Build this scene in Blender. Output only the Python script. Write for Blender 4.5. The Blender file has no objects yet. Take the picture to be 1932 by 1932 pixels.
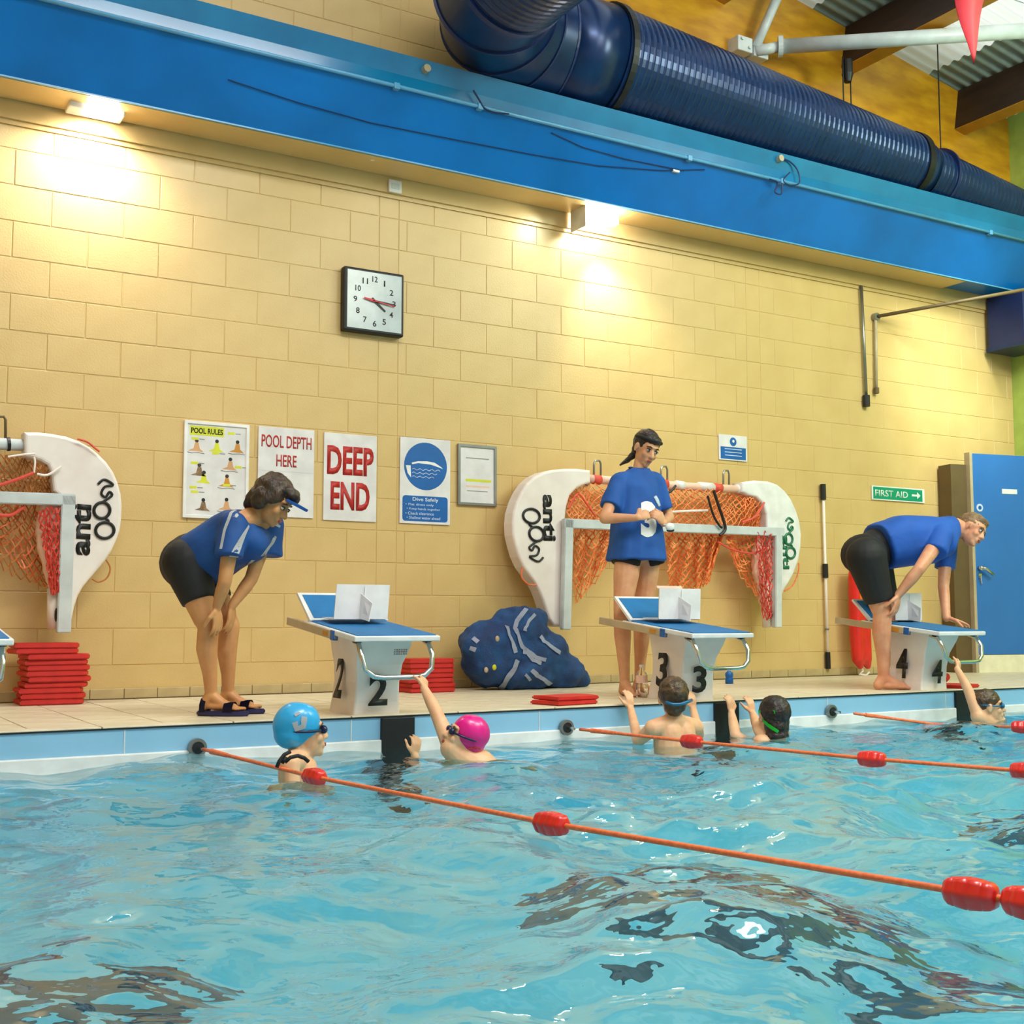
import bpy, bmesh, math, random
import numpy as np
from mathutils import Vector, Matrix, noise
from mathutils.bvhtree import BVHTree
random.seed(7); rng = np.random.RandomState(5)
PI = math.pi
V = Vector
# ------------------------------------------------------------------ camera
FP = 2300.0; PITCH = math.atan(202/FP); YAW = math.radians(30.86); CAMZ = 0.48
Fh = V((math.sin(YAW), math.cos(YAW), 0)); RT = V((math.cos(YAW), -math.sin(YAW), 0)); ZZ = V((0, 0, 1))
FW = Fh*math.cos(PITCH) + ZZ*math.sin(PITCH); UP = -Fh*math.sin(PITCH) + ZZ*math.cos(PITCH); CC = V((0, 0, CAMZ))
scene = bpy.context.scene
cam = bpy.data.cameras.new('camera'); cam.lens = FP/1932*36; cam.sensor_width = 36; cam.clip_start = .05
co = bpy.data.objects.new('camera', cam); scene.collection.objects.link(co)
m = Matrix.Identity(4)
for i, c in enumerate((RT, UP, -FW)):
    for r in range(3): m[r][i] = c[r]
m.translation = CC; co.matrix_world = m
scene.camera = co
# ------------------------------------------------------------------ view, world
vs = scene.view_settings
vs.view_transform = 'Standard'; vs.look = 'None'; vs.gamma = 1; vs.use_curve_mapping = False; vs.exposure = -0.2
scene.render.film_transparent = False
cy = scene.cycles
cy.use_denoising = True; cy.max_bounces = 10; cy.transmission_bounces = 8; cy.glossy_bounces = 4; cy.diffuse_bounces = 4
cy.sample_clamp_indirect = 6; cy.transparent_max_bounces = 8
w = bpy.data.worlds.new('world'); scene.world = w; w.use_nodes = True
bg = w.node_tree.nodes['Background']; bg.inputs[0].default_value = (.92, .98, 1, 1); bg.inputs[1].default_value = .7
sl = bpy.data.lights.new('sun', 'SUN'); sl.energy = 2.6; sl.angle = .35; so = bpy.data.objects.new('sun', sl); scene.collection.objects.link(so); so.location = (4, 8, 14); so.rotation_euler = (math.radians(-14), 0, 0)
# ------------------------------------------------------------------ light helpers and added unseen fill lights
def area(name, loc, to, size, energy, col, sy=None):
    l = bpy.data.lights.new(name, 'AREA'); l.energy = energy; l.color = col; l.size = size
    if sy: l.shape = 'RECTANGLE'; l.size_y = sy
    o = bpy.data.objects.new(name, l); scene.collection.objects.link(o); o.location = loc
    o.rotation_euler = (V(to)-V(loc)).to_track_quat('-Z', 'Y').to_euler(); return o
def spot(name, loc, to, energy, col, ang, blend=.6, rad=.04):
    l = bpy.data.lights.new(name, 'SPOT'); l.energy = energy; l.color = col; l.spot_size = math.radians(ang)
    l.spot_blend = blend; l.shadow_soft_size = rad
    o = bpy.data.objects.new(name, l); scene.collection.objects.link(o); o.location = loc
    o.rotation_euler = (V(to)-V(loc)).to_track_quat('-Z', 'Y').to_euler(); return o
area('hall_fill', (1.2, 1.2, 5.8), (2.0, 6.6, 0.2), 2.2, 85, (1, .87, .68), 2.2)  # unseen warm fill added to brighten the back wall
area('hall_fill', (5.6, .8, 5.3), (5.6, 6.6, 0.2), 2.2, 90, (.98, .98, .80), 2.2)
area('hall_fill', (8.2, 2.6, 4.9), (8.6, 7.6, 1.6), 1.6, 210, (.86, 1, .80), 1.6)  # unseen greenish fill added for the right end of the wall
area('pool_fill', (3.2, 2.2, 6.0), (3.2, 2.4, 0), 2.6, 330, (.95, 1, 1), 1.2)  # unseen overhead fills added to light the basin and give glints
area('pool_fill', (6.5, 1.0, 6.0), (6.3, 2.0, 0), 2.0, 160, (.95, 1, 1), 1.0)
# ------------------------------------------------------------------ helpers
COL = scene.collection
def P(x, y, Y):                       # photo pixel -> point on the vertical plane at distance Y
    d = FW + RT*((x-966)/FP) - UP*((y-966)/FP)
    return CC + d*(Y/d.y)
def PZ(x, y, z):                      # photo pixel -> point at height z
    d = FW + RT*((x-966)/FP) - UP*((y-966)/FP)
    return CC + d*((z-CAMZ)/d.z)
def lin(c):
    return tuple(((v/255)/12.92 if v/255 <= .04045 else ((v/255+.055)/1.055)**2.4) for v in c)
def mat(name, c, rough=.5, metal=0, c2=None, scale=8, bump=0, bscale=60, stretch=None, emit=None, coat=0, sss=0, alpha=None, detail=3):
    M = bpy.data.materials.new(name); M.use_nodes = True; nt = M.node_tree; b = nt.nodes['Principled BSDF']
    a = lin(c)+(1,); b.inputs['Base Color'].default_value = a
    b.inputs['Roughness'].default_value = rough; b.inputs['Metallic'].default_value = metal
    if coat: b.inputs['Coat Weight'].default_value = coat; b.inputs['Coat Roughness'].default_value = .12
    if sss: b.inputs['Subsurface Weight'].default_value = sss; b.inputs['Subsurface Radius'].default_value = (.02, .008, .004); b.inputs['Subsurface Scale'].default_value = .5
    tc = nt.nodes.new('ShaderNodeTexCoord'); mp = nt.nodes.new('ShaderNodeMapping')
    nt.links.new(tc.outputs['Object'], mp.inputs[0])
    if stretch: mp.inputs['Scale'].default_value = stretch
    if c2 is None: c2 = tuple(v*.93 for v in c)
    n = nt.nodes.new('ShaderNodeTexNoise'); n.inputs['Scale'].default_value = scale; n.inputs['Detail'].default_value = detail
    nt.links.new(mp.outputs[0], n.inputs['Vector'])
    r = nt.nodes.new('ShaderNodeValToRGB'); r.color_ramp.elements[0].position = .35; r.color_ramp.elements[1].position = .65
    r.color_ramp.elements[0].color = lin(c2)+(1,); r.color_ramp.elements[1].color = a
    nt.links.new(n.outputs['Fac'], r.inputs[0]); nt.links.new(r.outputs[0], b.inputs['Base Color'])
    if bump:
        n2 = nt.nodes.new('ShaderNodeTexNoise'); n2.inputs['Scale'].default_value = bscale; n2.inputs['Detail'].default_value = 3
        nt.links.new(mp.outputs[0], n2.inputs['Vector'])
        bp = nt.nodes.new('ShaderNodeBump'); bp.inputs['Strength'].default_value = bump; bp.inputs['Distance'].default_value = .01
        nt.links.new(n2.outputs['Fac'], bp.inputs['Height']); nt.links.new(bp.outputs[0], b.inputs['Normal'])
    if emit: b.inputs['Emission Color'].default_value = tuple(emit[:3])+(1,); b.inputs['Emission Strength'].default_value = emit[3]
    return M
def obj(name, bm, M, parent=None, smooth=False, world=True):
    me = bpy.data.meshes.new(name)
    if isinstance(bm, bmesh.types.BMesh):
        bm.normal_update(); bm.to_mesh(me); bm.free()
    else: me = bm
    if smooth:
        for p in me.polygons: p.use_smooth = True
    if M is not None and not me.materials: me.materials.append(M)
    o = bpy.data.objects.new(name, me); COL.objects.link(o)
    if parent is not None: par(o, parent)
    return o
def par(o, p):
    o.parent = p; o.matrix_parent_inverse = wm(p).inverted()
def wm(p):
    m = p.matrix_basis.copy()
    if p.parent is not None: m = wm(p.parent) @ p.matrix_parent_inverse @ m
    return m
def thing(name, label, cat, loc=(0, 0, 0), group=None, kind=None):
    o = bpy.data.objects.new(name, None); COL.objects.link(o); o.location = loc; o.empty_display_size = .1
    o['label'] = label; o['category'] = cat
    if group: o['group'] = group
    if kind: o['kind'] = kind
    return o
def tag(o, label, cat, group=None, kind=None):
    o['label'] = label; o['category'] = cat
    if group: o['group'] = group
    if kind: o['kind'] = kind
    return o
def struct(o): o['kind'] = 'structure'; return o
def nb(): return bmesh.new()
def box(bm, lo, hi, mtx=None, bev=0):
    lo = V(lo); hi = V(hi)
    vs_ = [bm.verts.new((x, y, z)) for x in (lo.x, hi.x) for y in (lo.y, hi.y) for z in (lo.z, hi.z)]
    fs = [bm.faces.new([vs_[i] for i in f]) for f in ((0, 1, 3, 2), (4, 6, 7, 5), (0, 4, 5, 1), (2, 3, 7, 6), (0, 2, 6, 4), (1, 5, 7, 3))]
    if bev:
        es = set(e for f in fs for e in f.edges)
        r = bmesh.ops.bevel(bm, geom=list(es), offset=bev, segments=2, affect='EDGES', profile=.5)
        vs_ = list(set(v for f in r['faces'] for v in f.verts) | set(v for v in vs_ if v.is_valid))
    if mtx is not None: bmesh.ops.transform(bm, matrix=mtx, verts=[v for v in vs_ if v.is_valid])
    return bm
def frame(d):
    d = V(d).normalized(); a = V((0, 0, 1)) if abs(d.z) < .9 else V((1, 0, 0))
    s = d.cross(a).normalized(); return s, s.cross(d).normalized(), d
def tube(bm, pts, r, n=8, close=False, caps=True):
    pts = [V(p) for p in pts]; N = len(pts); rr = r if isinstance(r, (list, tuple)) else [r]*N
    rings = []; s0 = None
    for i, p in enumerate(pts):
        a = pts[i-1] if (i or close) else p; b = pts[(i+1) % N] if (i < N-1 or close) else p
        d = (b-a).normalized()
        if s0 is None: s, t, _ = frame(d)
        else:
            s = (s0 - d*s0.dot(d)).normalized(); t = s.cross(d)
        s0 = s
        rings.append([bm.verts.new(p + (s*math.cos(2*PI*k/n) + t*math.sin(2*PI*k/n))*rr[i]) for k in range(n)])
    for i in range(N-1 if not close else N):
        A = rings[i]; B = rings[(i+1) % N]
        for k in range(n): bm.faces.new((A[k], A[(k+1) % n], B[(k+1) % n], B[k]))
    if caps and not close:
        bm.faces.new(rings[0][::-1]); bm.faces.new(rings[-1])
    return bm
def cyl(bm, a, b, r, n=16, r2=None): return tube(bm, [a, b], [r, r if r2 is None else r2], n)
def ell(bm, c, r, ax=None, seg=16):
    if not isinstance(r, (tuple, list)): r = (r, r, r)
    A = ((1, 0, 0), (0, 1, 0), (0, 0, 1)) if ax is None else ax
    A = [V(A[i])*r[i] for i in range(3)]; c = V(c); nv = max(6, seg*2//3); rings = []
    top = bm.verts.new(c+A[2]); bot = bm.verts.new(c-A[2])
    for j in range(1, nv):
        ph = PI*j/nv; z = A[2]*math.cos(ph); q = math.sin(ph)
        rings.append([bm.verts.new(c+z+A[0]*(q*math.cos(2*PI*k/seg))+A[1]*(q*math.sin(2*PI*k/seg))) for k in range(seg)])
    for k in range(seg):
        k2 = (k+1) % seg; bm.faces.new((top, rings[0][k], rings[0][k2])); bm.faces.new((bot, rings[-1][k2], rings[-1][k]))
        for i in range(len(rings)-1): bm.faces.new((rings[i][k], rings[i+1][k], rings[i+1][k2], rings[i][k2]))
def cap(bm, a, ra, b, rb, n=12):     # tapered capsule
    cyl(bm, a, b, ra, n, rb); ell(bm, a, ra, seg=n); ell(bm, b, rb, seg=n)
def chain(bm, pts, rs, n=12):
    for i in range(len(pts)-1): cyl(bm, pts[i], pts[i+1], rs[i], n, rs[i+1])
    for p, r in zip(pts, rs): ell(bm, p, r, seg=n)
def prism(bm, pts, off):             # closed outline pts, extruded by vector off
    A = [bm.verts.new(V(p)) for p in pts]; B = [bm.verts.new(V(p)+V(off)) for p in pts]
    bm.faces.new(A); bm.faces.new(B[::-1])
    for i in range(len(A)): j = (i+1) % len(A); bm.faces.new((A[i], B[i], B[j], A[j]))
    bmesh.ops.recalc_face_normals(bm, faces=bm.faces); return bm
def evalmesh(o):
    dg = bpy.context.evaluated_depsgraph_get(); dg.update()
    return bpy.data.meshes.new_from_object(o.evaluated_get(dg))
def blob(name, bm, M, parent=None, voxel=.008, it=4, disp=0, dscale=10, flat=None):
    """closed overlapping pieces -> one continuous skin"""
    bmesh.ops.recalc_face_normals(bm, faces=bm.faces); me = bpy.data.meshes.new(name); bm.to_mesh(me); bm.free()
    o = bpy.data.objects.new(name, me); COL.objects.link(o)
    r = o.modifiers.new('r', 'REMESH'); r.mode = 'VOXEL'; r.voxel_size = voxel; r.adaptivity = 0
    s = o.modifiers.new('s', 'SMOOTH'); s.factor = .5; s.iterations = it
    m2 = evalmesh(o); bpy.data.objects.remove(o); bpy.data.meshes.remove(me); m2.name = name
    if disp:
        for v in m2.vertices:
            q = v.co*dscale
            v.co += v.normal*disp*noise.noise(q if flat is None else V((q.x*flat[0], q.y*flat[1], q.z*flat[2])))
    if M is not None: m2.materials.clear(); m2.materials.append(M)
    for p in m2.polygons: p.use_smooth = True
    o = bpy.data.objects.new(name, m2); COL.objects.link(o)
    if parent is not None: par(o, parent)
    return o
def textmesh(s, w, h, ext=.002, bold=.0, fit=True, spacing=1.0, lh=.8):
    cu = bpy.data.curves.new('t', 'FONT'); cu.body = s; cu.align_x = 'CENTER'; cu.extrude = 0; cu.offset = bold; cu.size = 1
    cu.space_character = spacing; cu.space_line = lh; cu.resolution_u = 3
    o = bpy.data.objects.new('t', cu); COL.objects.link(o); me = evalmesh(o)
    bpy.data.objects.remove(o); bpy.data.curves.remove(cu)
    xs = [v.co.x for v in me.vertices]; ys = [v.co.y for v in me.vertices]
    sx = w/(max(xs)-min(xs)); sy = h/(max(ys)-min(ys)); cx = (max(xs)+min(xs))/2; cyy = (max(ys)+min(ys))/2
    for v in me.vertices: v.co = V(((v.co.x-cx)*sx, (v.co.y-cyy)*sy, 0))
    b = nb(); b.from_mesh(me); bpy.data.meshes.remove(me)
    if ext:
        r = bmesh.ops.extrude_face_region(b, geom=b.faces[:])
        for v in [g for g in r['geom'] if isinstance(g, bmesh.types.BMVert)]: v.co.z += ext
    return b
def mtx(o, r, u):
    r = V(r).normalized(); u = V(u).normalized(); n = r.cross(u)
    m = Matrix.Identity(4)
    for i, c in enumerate((r, u, n)):
        for k in range(3): m[k][i] = c[k]
    m.translation = V(o); return m
def text(s, o, r, u, w, h, M, parent, name='lettering', **k):
    b = textmesh(s, w, h, **k); bmesh.ops.transform(b, matrix=mtx(o, r, u), verts=b.verts)
    return obj(name, b, M, parent)
def bvh(o):
    me = o.data; return BVHTree.FromPolygons([v.co[:] for v in me.vertices], [tuple(p.vertices) for p in me.polygons])
def decal(b, o, tgt, d, M, parent, name, off=.004):   # lay a flat mesh on a surface, along direction d
    t = bvh(tgt); bmesh.ops.triangulate(b, faces=b.faces)
    for _ in range(3):
        es = [e for e in b.edges if e.calc_length() > .02]
        if es: bmesh.ops.subdivide_edges(b, edges=es, cuts=1)
        bmesh.ops.triangulate(b, faces=b.faces)
    for v in b.verts:
        h = t.ray_cast(v.co - V(d)*.4, V(d))
        if h[0] is not None: v.co = h[0] - V(d)*off
    return obj(name, b, M, parent, smooth=True)
def ribbon(tgt, pts, wd, M, parent, name, off=.003, step=.015):
    t = bvh(tgt); b = nb(); pts = [V(p) for p in pts]; Q = []
    for i in range(len(pts)-1):
        n = max(1, int((pts[i+1]-pts[i]).length/step))
        Q += [pts[i].lerp(pts[i+1], k/n) for k in range(n)]
    Q.append(pts[-1]); S = []
    for q in Q:
        h = t.ray_cast(CC, (q-CC).normalized())
        if h[0] is None: h = t.find_nearest(q)
        S.append((h[0]+h[1]*off, h[1]))
    prev = None
    W = wd if isinstance(wd, (list, tuple)) else [wd, wd]
    for i, (p, n) in enumerate(S):
        a = S[max(i-1, 0)][0]; c = S[min(i+1, len(S)-1)][0]; d = c-a
        s = d.cross(n)
        s = s.normalized() if s.length > 1e-6 else V((1, 0, 0))
        w_ = (W[0]+(W[1]-W[0])*i/max(1, len(S)-1))/2
        cur = []
        for k in (-1, 1):
            h = t.find_nearest(p+s*w_*k); cur.append(b.verts.new(h[0]+h[1]*off))
        if prev: b.faces.new((prev[0], prev[1], cur[1], cur[0]))
        prev = cur
    bmesh.ops.solidify(b, geom=b.faces[:], thickness=.002); bmesh.ops.recalc_face_normals(b, faces=b.faces)
    return obj(name, b, M, parent)
def copy_tree(o, parent=None):
    c = o.copy(); COL.objects.link(c)
    if parent is not None: c.parent = parent; c.matrix_parent_inverse = o.matrix_parent_inverse.copy()
    for ch in list(o.children): copy_tree(ch, c)
    return c
# ------------------------------------------------------------------ materials
M = {}
M['wall'] = mat('wall_paint', (212, 180, 120), .34, c2=(205, 172, 112), scale=3, bump=.12, bscale=90)
M['lime'] = mat('lime_paint', (176, 200, 96), .5)
M['blue'] = mat('blue_gloss', (0, 110, 196), .28, c2=(0, 98, 176), scale=2, coat=.12)
M['teal'] = mat('teal_blue', (0, 118, 168), .25, c2=(0, 106, 154), scale=3, coat=.4)
M['pipe'] = mat('pipe_blue', (90, 160, 205), .3)
M['navy'] = mat('navy_duct', (20, 50, 96), .28, metal=.3, c2=(16, 42, 84))
M['navy2'] = mat('navy_paint', (20, 38, 90), .4)
M['band'] = mat('black_rubber', (14, 14, 18), .5)
M['black'] = mat('black', (12, 12, 13), .5)
M['tile'] = mat('deck_tile', (226, 212, 186), .42, c2=(204, 190, 160), scale=5, bump=.2, bscale=40)
M['grout'] = mat('grout', (170, 156, 130), .8)
M['skirt'] = mat('skirting_tile', (196, 172, 124), .5, c2=(178, 154, 108), scale=6)
M['gutter'] = mat('pale_blue_panel', (142, 190, 220), .35, c2=(134, 182, 214), scale=2)
M['white'] = mat('white_plastic', (236, 234, 232), .4)
M['whitewarm'] = mat('warm_white_plastic', (238, 228, 222), .45, c2=(228, 214, 208), scale=5)
M['grey'] = mat('grey_tube', (206, 212, 214), .35)
M['steel'] = mat('chrome', (215, 218, 215), .14, metal=1)
M['dsteel'] = mat('dull_steel', (150, 150, 146), .35, metal=.8)
M['wood'] = mat('ply', (206, 148, 22), .45, c2=(176, 118, 12), scale=3.5, stretch=(1, 1, 3), detail=9)
M['dark'] = mat('shaded_timber', (62, 40, 30), .6, c2=(44, 28, 22), stretch=(1, .2, 1))  # shade on the roof beam sides put into the brown
M['under'] = mat('orange_timber', (206, 140, 40), .5)  # lit look of the beam undersides as colour; also small prints
M['red'] = mat('red_foam', (206, 40, 32), .6, c2=(190, 32, 28), bump=.1)
M['redf'] = mat('red_float', (222, 34, 26), .3, coat=.3)
M['rope'] = mat('orange_rope', (240, 122, 70), .5, c2=(222, 100, 56), scale=60)
M['net'] = mat('orange_net', (252, 160, 96), .6, c2=(246, 132, 66), scale=30)
M['netb'] = mat('brown_net', (184, 112, 52), .6)
M['netr'] = mat('red_net', (224, 80, 64), .6)
M['pink'] = mat('pink_white_float', (240, 196, 176), .5)
M['bagm'] = mat('blue_mesh_bag', (10, 74, 132), .6, c2=(6, 46, 98), scale=9, bump=.6, bscale=140)
M['bagw'] = mat('pale_strap', (206, 214, 236), .5)
M['mat'] = mat('blue_grip', (0, 112, 176), .55, bump=.3, bscale=200)
M['rail'] = mat('beige_rail', (190, 172, 140), .4)
M['door'] = mat('door_blue', (44, 112, 190), .22, c2=(40, 106, 184), scale=1.5, coat=.5)
M['cream'] = mat('cream', (240, 232, 200), .5)
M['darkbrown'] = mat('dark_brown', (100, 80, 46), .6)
M['paper'] = mat('paper', (226, 222, 222), .45)
M['signred'] = mat('sign_red', (178, 28, 24), .5)
M['signblue'] = mat('sign_blue', (0, 92, 168), .4)
M['signgreen'] = mat('sign_green', (0, 150, 110), .4)
M['yellow'] = mat('sign_yellow', (214, 216, 40), .5)
M['flesh'] = mat('print_orange', (214, 160, 110), .5)
M['clock'] = mat('clock_face', (196, 206, 208), .12, coat=.8)
M['chand'] = mat('clock_hand_red', (220, 20, 40), .4)
M['skin1'] = mat('skin_tan', (206, 146, 92), .5, c2=(196, 134, 82), scale=14, sss=.06)
M['skin2'] = mat('skin_light', (222, 164, 122), .5, c2=(212, 148, 108), scale=14, sss=.06)
M['skin3'] = mat('skin_ruddy', (222, 158, 120), .5, c2=(210, 138, 102), scale=14, sss=.06)
M['skin4'] = mat('skin_child', (234, 184, 142), .5, c2=(224, 166, 124), scale=14, sss=.06)
M['hairb'] = mat('hair_brown', (70, 50, 34), .45, c2=(40, 28, 20), scale=30, stretch=(1, 1, .3), bump=.8, bscale=90)
M['haird'] = mat('hair_dark', (46, 30, 24), .4, c2=(26, 18, 14), scale=30, bump=.6, bscale=90)
M['hairg'] = mat('hair_grey_brown', (150, 120, 86), .6, c2=(112, 86, 58), scale=40, bump=.8, bscale=120)
M['hairk'] = mat('hair_wet', (92, 66, 38), .35, c2=(50, 36, 22), scale=30, bump=.6, bscale=90)
M['shirt'] = mat('royal_shirt', (20, 84, 164), .75, c2=(14, 74, 150), scale=5, bump=.15, bscale=30)
M['shirtd'] = mat('navy_shirt', (14, 76, 146), .7, c2=(10, 64, 128), scale=5, bump=.15, bscale=30)
M['shirtr'] = mat('blue_shirt', (24, 86, 178), .75, c2=(18, 76, 162), scale=5, bump=.15, bscale=30)
M['cloth'] = mat('black_cloth', (16, 15, 17), .7)
M['lip'] = mat('lip', (176, 82, 74), .5)
M['eye'] = mat('eye_dark', (40, 26, 20), .2)
M['eyew'] = mat('eye_white', (225, 220, 214), .3)
M['sandal'] = mat('navy_sandal', (34, 32, 84), .5)
M['laneline'] = mat('lane_tile_dark', (66, 92, 104), .5)
M['capb'] = mat('cap_blue', (40, 166, 224), .3, coat=.3)
M['capp'] = mat('cap_pink', (226, 4, 132), .3, coat=.3)
M['gog'] = mat('goggle_navy', (18, 26, 66), .2)
M['gogt'] = mat('goggle_teal', (20, 100, 140), .25)
M['green'] = mat('green_strap', (40, 226, 60), .4)
M['lampe'] = mat('lamp_glow', (255, 255, 255), .4, emit=(1, .97, .9, 60))
def glassmat(name, col, rough=0, ior=1.33):
    g = bpy.data.materials.new(name); g.use_nodes = True; nt = g.node_tree; nt.nodes.clear()
    o = nt.nodes.new('ShaderNodeOutputMaterial'); s = nt.nodes.new('ShaderNodeBsdfGlass')
    s.inputs['Color'].default_value = col+(1,); s.inputs['IOR'].default_value = ior; s.inputs['Roughness'].default_value = rough
    nt.links.new(s.outputs[0], o.inputs[0]); return g
def watermat():
    g = bpy.data.materials.new('water'); g.use_nodes = True; nt = g.node_tree; nt.nodes.clear()
    o = nt.nodes.new('ShaderNodeOutputMaterial')
    fr = nt.nodes.new('ShaderNodeFresnel'); fr.inputs[0].default_value = 1.33
    gl = nt.nodes.new('ShaderNodeBsdfGlossy'); gl.inputs['Roughness'].default_value = .02; gl.inputs['Color'].default_value = (1, 1, 1, 1)
    rf = nt.nodes.new('ShaderNodeBsdfRefraction'); rf.inputs['IOR'].default_value = 1.33; rf.inputs['Roughness'].default_value = 0; rf.inputs['Color'].default_value = (.96, 1, 1, 1)
    tr = nt.nodes.new('ShaderNodeBsdfTransparent'); tr.inputs[0].default_value = (.9, .98, 1, 1)
    m1 = nt.nodes.new('ShaderNodeMixShader'); m1.inputs[0].default_value = .03
    nt.links.new(rf.outputs[0], m1.inputs[1]); nt.links.new(tr.outputs[0], m1.inputs[2])
    m2 = nt.nodes.new('ShaderNodeMixShader'); nt.links.new(fr.outputs[0], m2.inputs[0]); nt.links.new(m1.outputs[0], m2.inputs[1]); nt.links.new(gl.outputs[0], m2.inputs[2])
    tc = nt.nodes.new('ShaderNodeTexCoord'); n = nt.nodes.new('ShaderNodeTexNoise'); n.inputs['Scale'].default_value = 12; n.inputs['Detail'].default_value = 2
    nt.links.new(tc.outputs['Object'], n.inputs['Vector'])
    b = nt.nodes.new('ShaderNodeBump'); b.inputs['Strength'].default_value = .5; b.inputs['Distance'].default_value = .014
    nt.links.new(n.outputs['Fac'], b.inputs['Height'])
    for s in (fr, gl, rf): nt.links.new(b.outputs[0], s.inputs['Normal'])
    nt.links.new(m2.outputs[0], o.inputs[0]); return g
M['water'] = watermat()
M['bottle'] = glassmat('clear_bottle', (.95, .93, .95), .05, 1.2)
def sheetmat(name, col, tr):
    g = bpy.data.materials.new(name); g.use_nodes = True; nt = g.node_tree; nt.nodes.clear()
    o = nt.nodes.new('ShaderNodeOutputMaterial'); d = nt.nodes.new('ShaderNodeBsdfDiffuse'); t = nt.nodes.new('ShaderNodeBsdfTranslucent')
    d.inputs[0].default_value = col+(1,); t.inputs[0].default_value = col+(1,)
    mx = nt.nodes.new('ShaderNodeMixShader'); mx.inputs[0].default_value = tr
    nt.links.new(d.outputs[0], mx.inputs[1]); nt.links.new(t.outputs[0], mx.inputs[2]); nt.links.new(mx.outputs[0], o.inputs[0]); return g
M['translucent'] = sheetmat('translucent_sheet', (.93, .98, .95), .92)
M['sheet'] = mat('grey_sheet', (150, 162, 152), .5)
YW = 7.6; YE = 5.65; XR = 10.25; XL = -3.0; WZ = -.18; PD = -1.5
# ================================================================== SETTING
# ---- back wall with its blocks
ROW0 = 1.962-.22*8; RH = .22; BW = .4325; TOPZ = 6.2
b = nb(); box(b, (XL, YW+.004, -.3), (XR+.2, YW+.25, 7.9)); wall = struct(obj('wall_back', b, M['wall'])); wall['label'] = 'cream painted blockwork wall behind the pool deck'
blocks = []
segs = [(XL, 3.462), (3.612, 6.822), (6.972, XR)]
for k in range(0, 28):
    z0 = ROW0+k*RH; z1 = z0+RH
    if k == 15: z1 = 3.43
    if k == 16: z0 = 3.56
    off = (1.295 if (k-10) % 2 == 0 else 1.08)
    for (a, c) in segs:
        n0 = math.floor((a-off)/BW); x = off+n0*BW
        while x < c-1e-6:
            x0 = max(a, x); x1 = min(c, x+BW); x += BW
            if x1-x0 > .03: blocks.append((x0, x1, z0, z1))
    for (a, c) in ((3.462, 3.612), (6.822, 6.972)): blocks.append((a, c, z0, z1))
# bottom course
def infr(x, z):
    v = V((x, YW, z))-CC; d = v.dot(FW); px = 966+FP*v.dot(RT)/d; py = 966-FP*v.dot(UP)/d
    return -60 < px < 1992 and -60 < py < 1400
def hid(z): return 3.56 <= z <= 4.2
vis = [q for q in blocks if infr((q[0]+q[1])/2, (q[2]+q[3])/2) and not hid(q[2]) and not (q[2] > 4 and q[0] > 4.1)]
vis.sort(key=lambda q: (V(((q[0]+q[1])/2, YW, (q[2]+q[3])/2))-CC).length)
vis_set = set(vis[:296])
def blockmesh(bm, x0, x1, z0, z1, g=.002, d=.005, c=.0035):
    # front face proud of the mortar bed, bevelled edge
    y0 = YW+.004; y1 = YW+.0005
    o = [(x0+g, z0+g), (x1-g, z0+g), (x1-g, z1-g), (x0+g, z1-g)]
    i = [(x0+g+c, z0+g+c), (x1-g-c, z0+g+c), (x1-g-c, z1-g-c), (x0+g+c, z1-g-c)]
    A = [bm.verts.new((p[0], y0, p[1])) for p in o]; B = [bm.verts.new((p[0], y1, p[1])) for p in i]
    bm.faces.new(B)
    for k in range(4): j = (k+1) % 4; bm.faces.new((A[k], A[j], B[j], B[k]))
cache = {}; rest = nb()
for q in blocks:
    if q in vis_set:
        key = (round(q[1]-q[0], 3), round(q[3]-q[2], 3))
        if key not in cache:
            bb = nb(); blockmesh(bb, 0, q[1]-q[0], 0, q[3]-q[2])
            for v in bb.verts: v.co.y -= YW
            bb.normal_update(); me = bpy.data.meshes.new('block'); bb.to_mesh(me); bb.free(); me.materials.append(M['wall']); cache[key] = me
        o = bpy.data.objects.new('block', cache[key]); COL.objects.link(o)
        o.location = (q[0], YW - random.uniform(-.0006, .0008), q[2]); par(o, wall)
    else: blockmesh(rest, *q)
r_ = obj('block_courses', rest, M['wall'], wall); r_['kind'] = 'stuff'
# ledge strip along the wall top
b = nb(); box(b, (XL, YW-.03, 3.455), (XR, YW+.02, 3.60)); box(b, (XL, YW-.012, 3.425), (XR, YW+.02, 3.455))
led = obj('ledge', b, M['wall'], wall)
# skirting tiles
b = nb(); box(b, (XL, YW-.004, 0), (XR, YW+.004, ROW0)); obj('plinth', b, M['wall'], wall)
sk = struct(obj('baseboard_back', box(nb(), (XL, YW-.010, 0), (XR, YW+.002, .058)), M['grout'])); sk['label'] = 'row of beige skirting tiles along the foot of the wall'
bt = nb(); box(bt, (.002, 0, .003), (.198, .012, .062), bev=.003); bt.normal_update(); me = bpy.data.meshes.new('tile'); bt.to_mesh(me); bt.free(); me.materials.append(M['skirt'])
x = .6
while x < 9.9:
    o = bpy.data.objects.new('tile', me); COL.objects.link(o); o.location = (x, YW-.020-random.uniform(0, .001), 0); par(o, sk); x += .2
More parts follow.
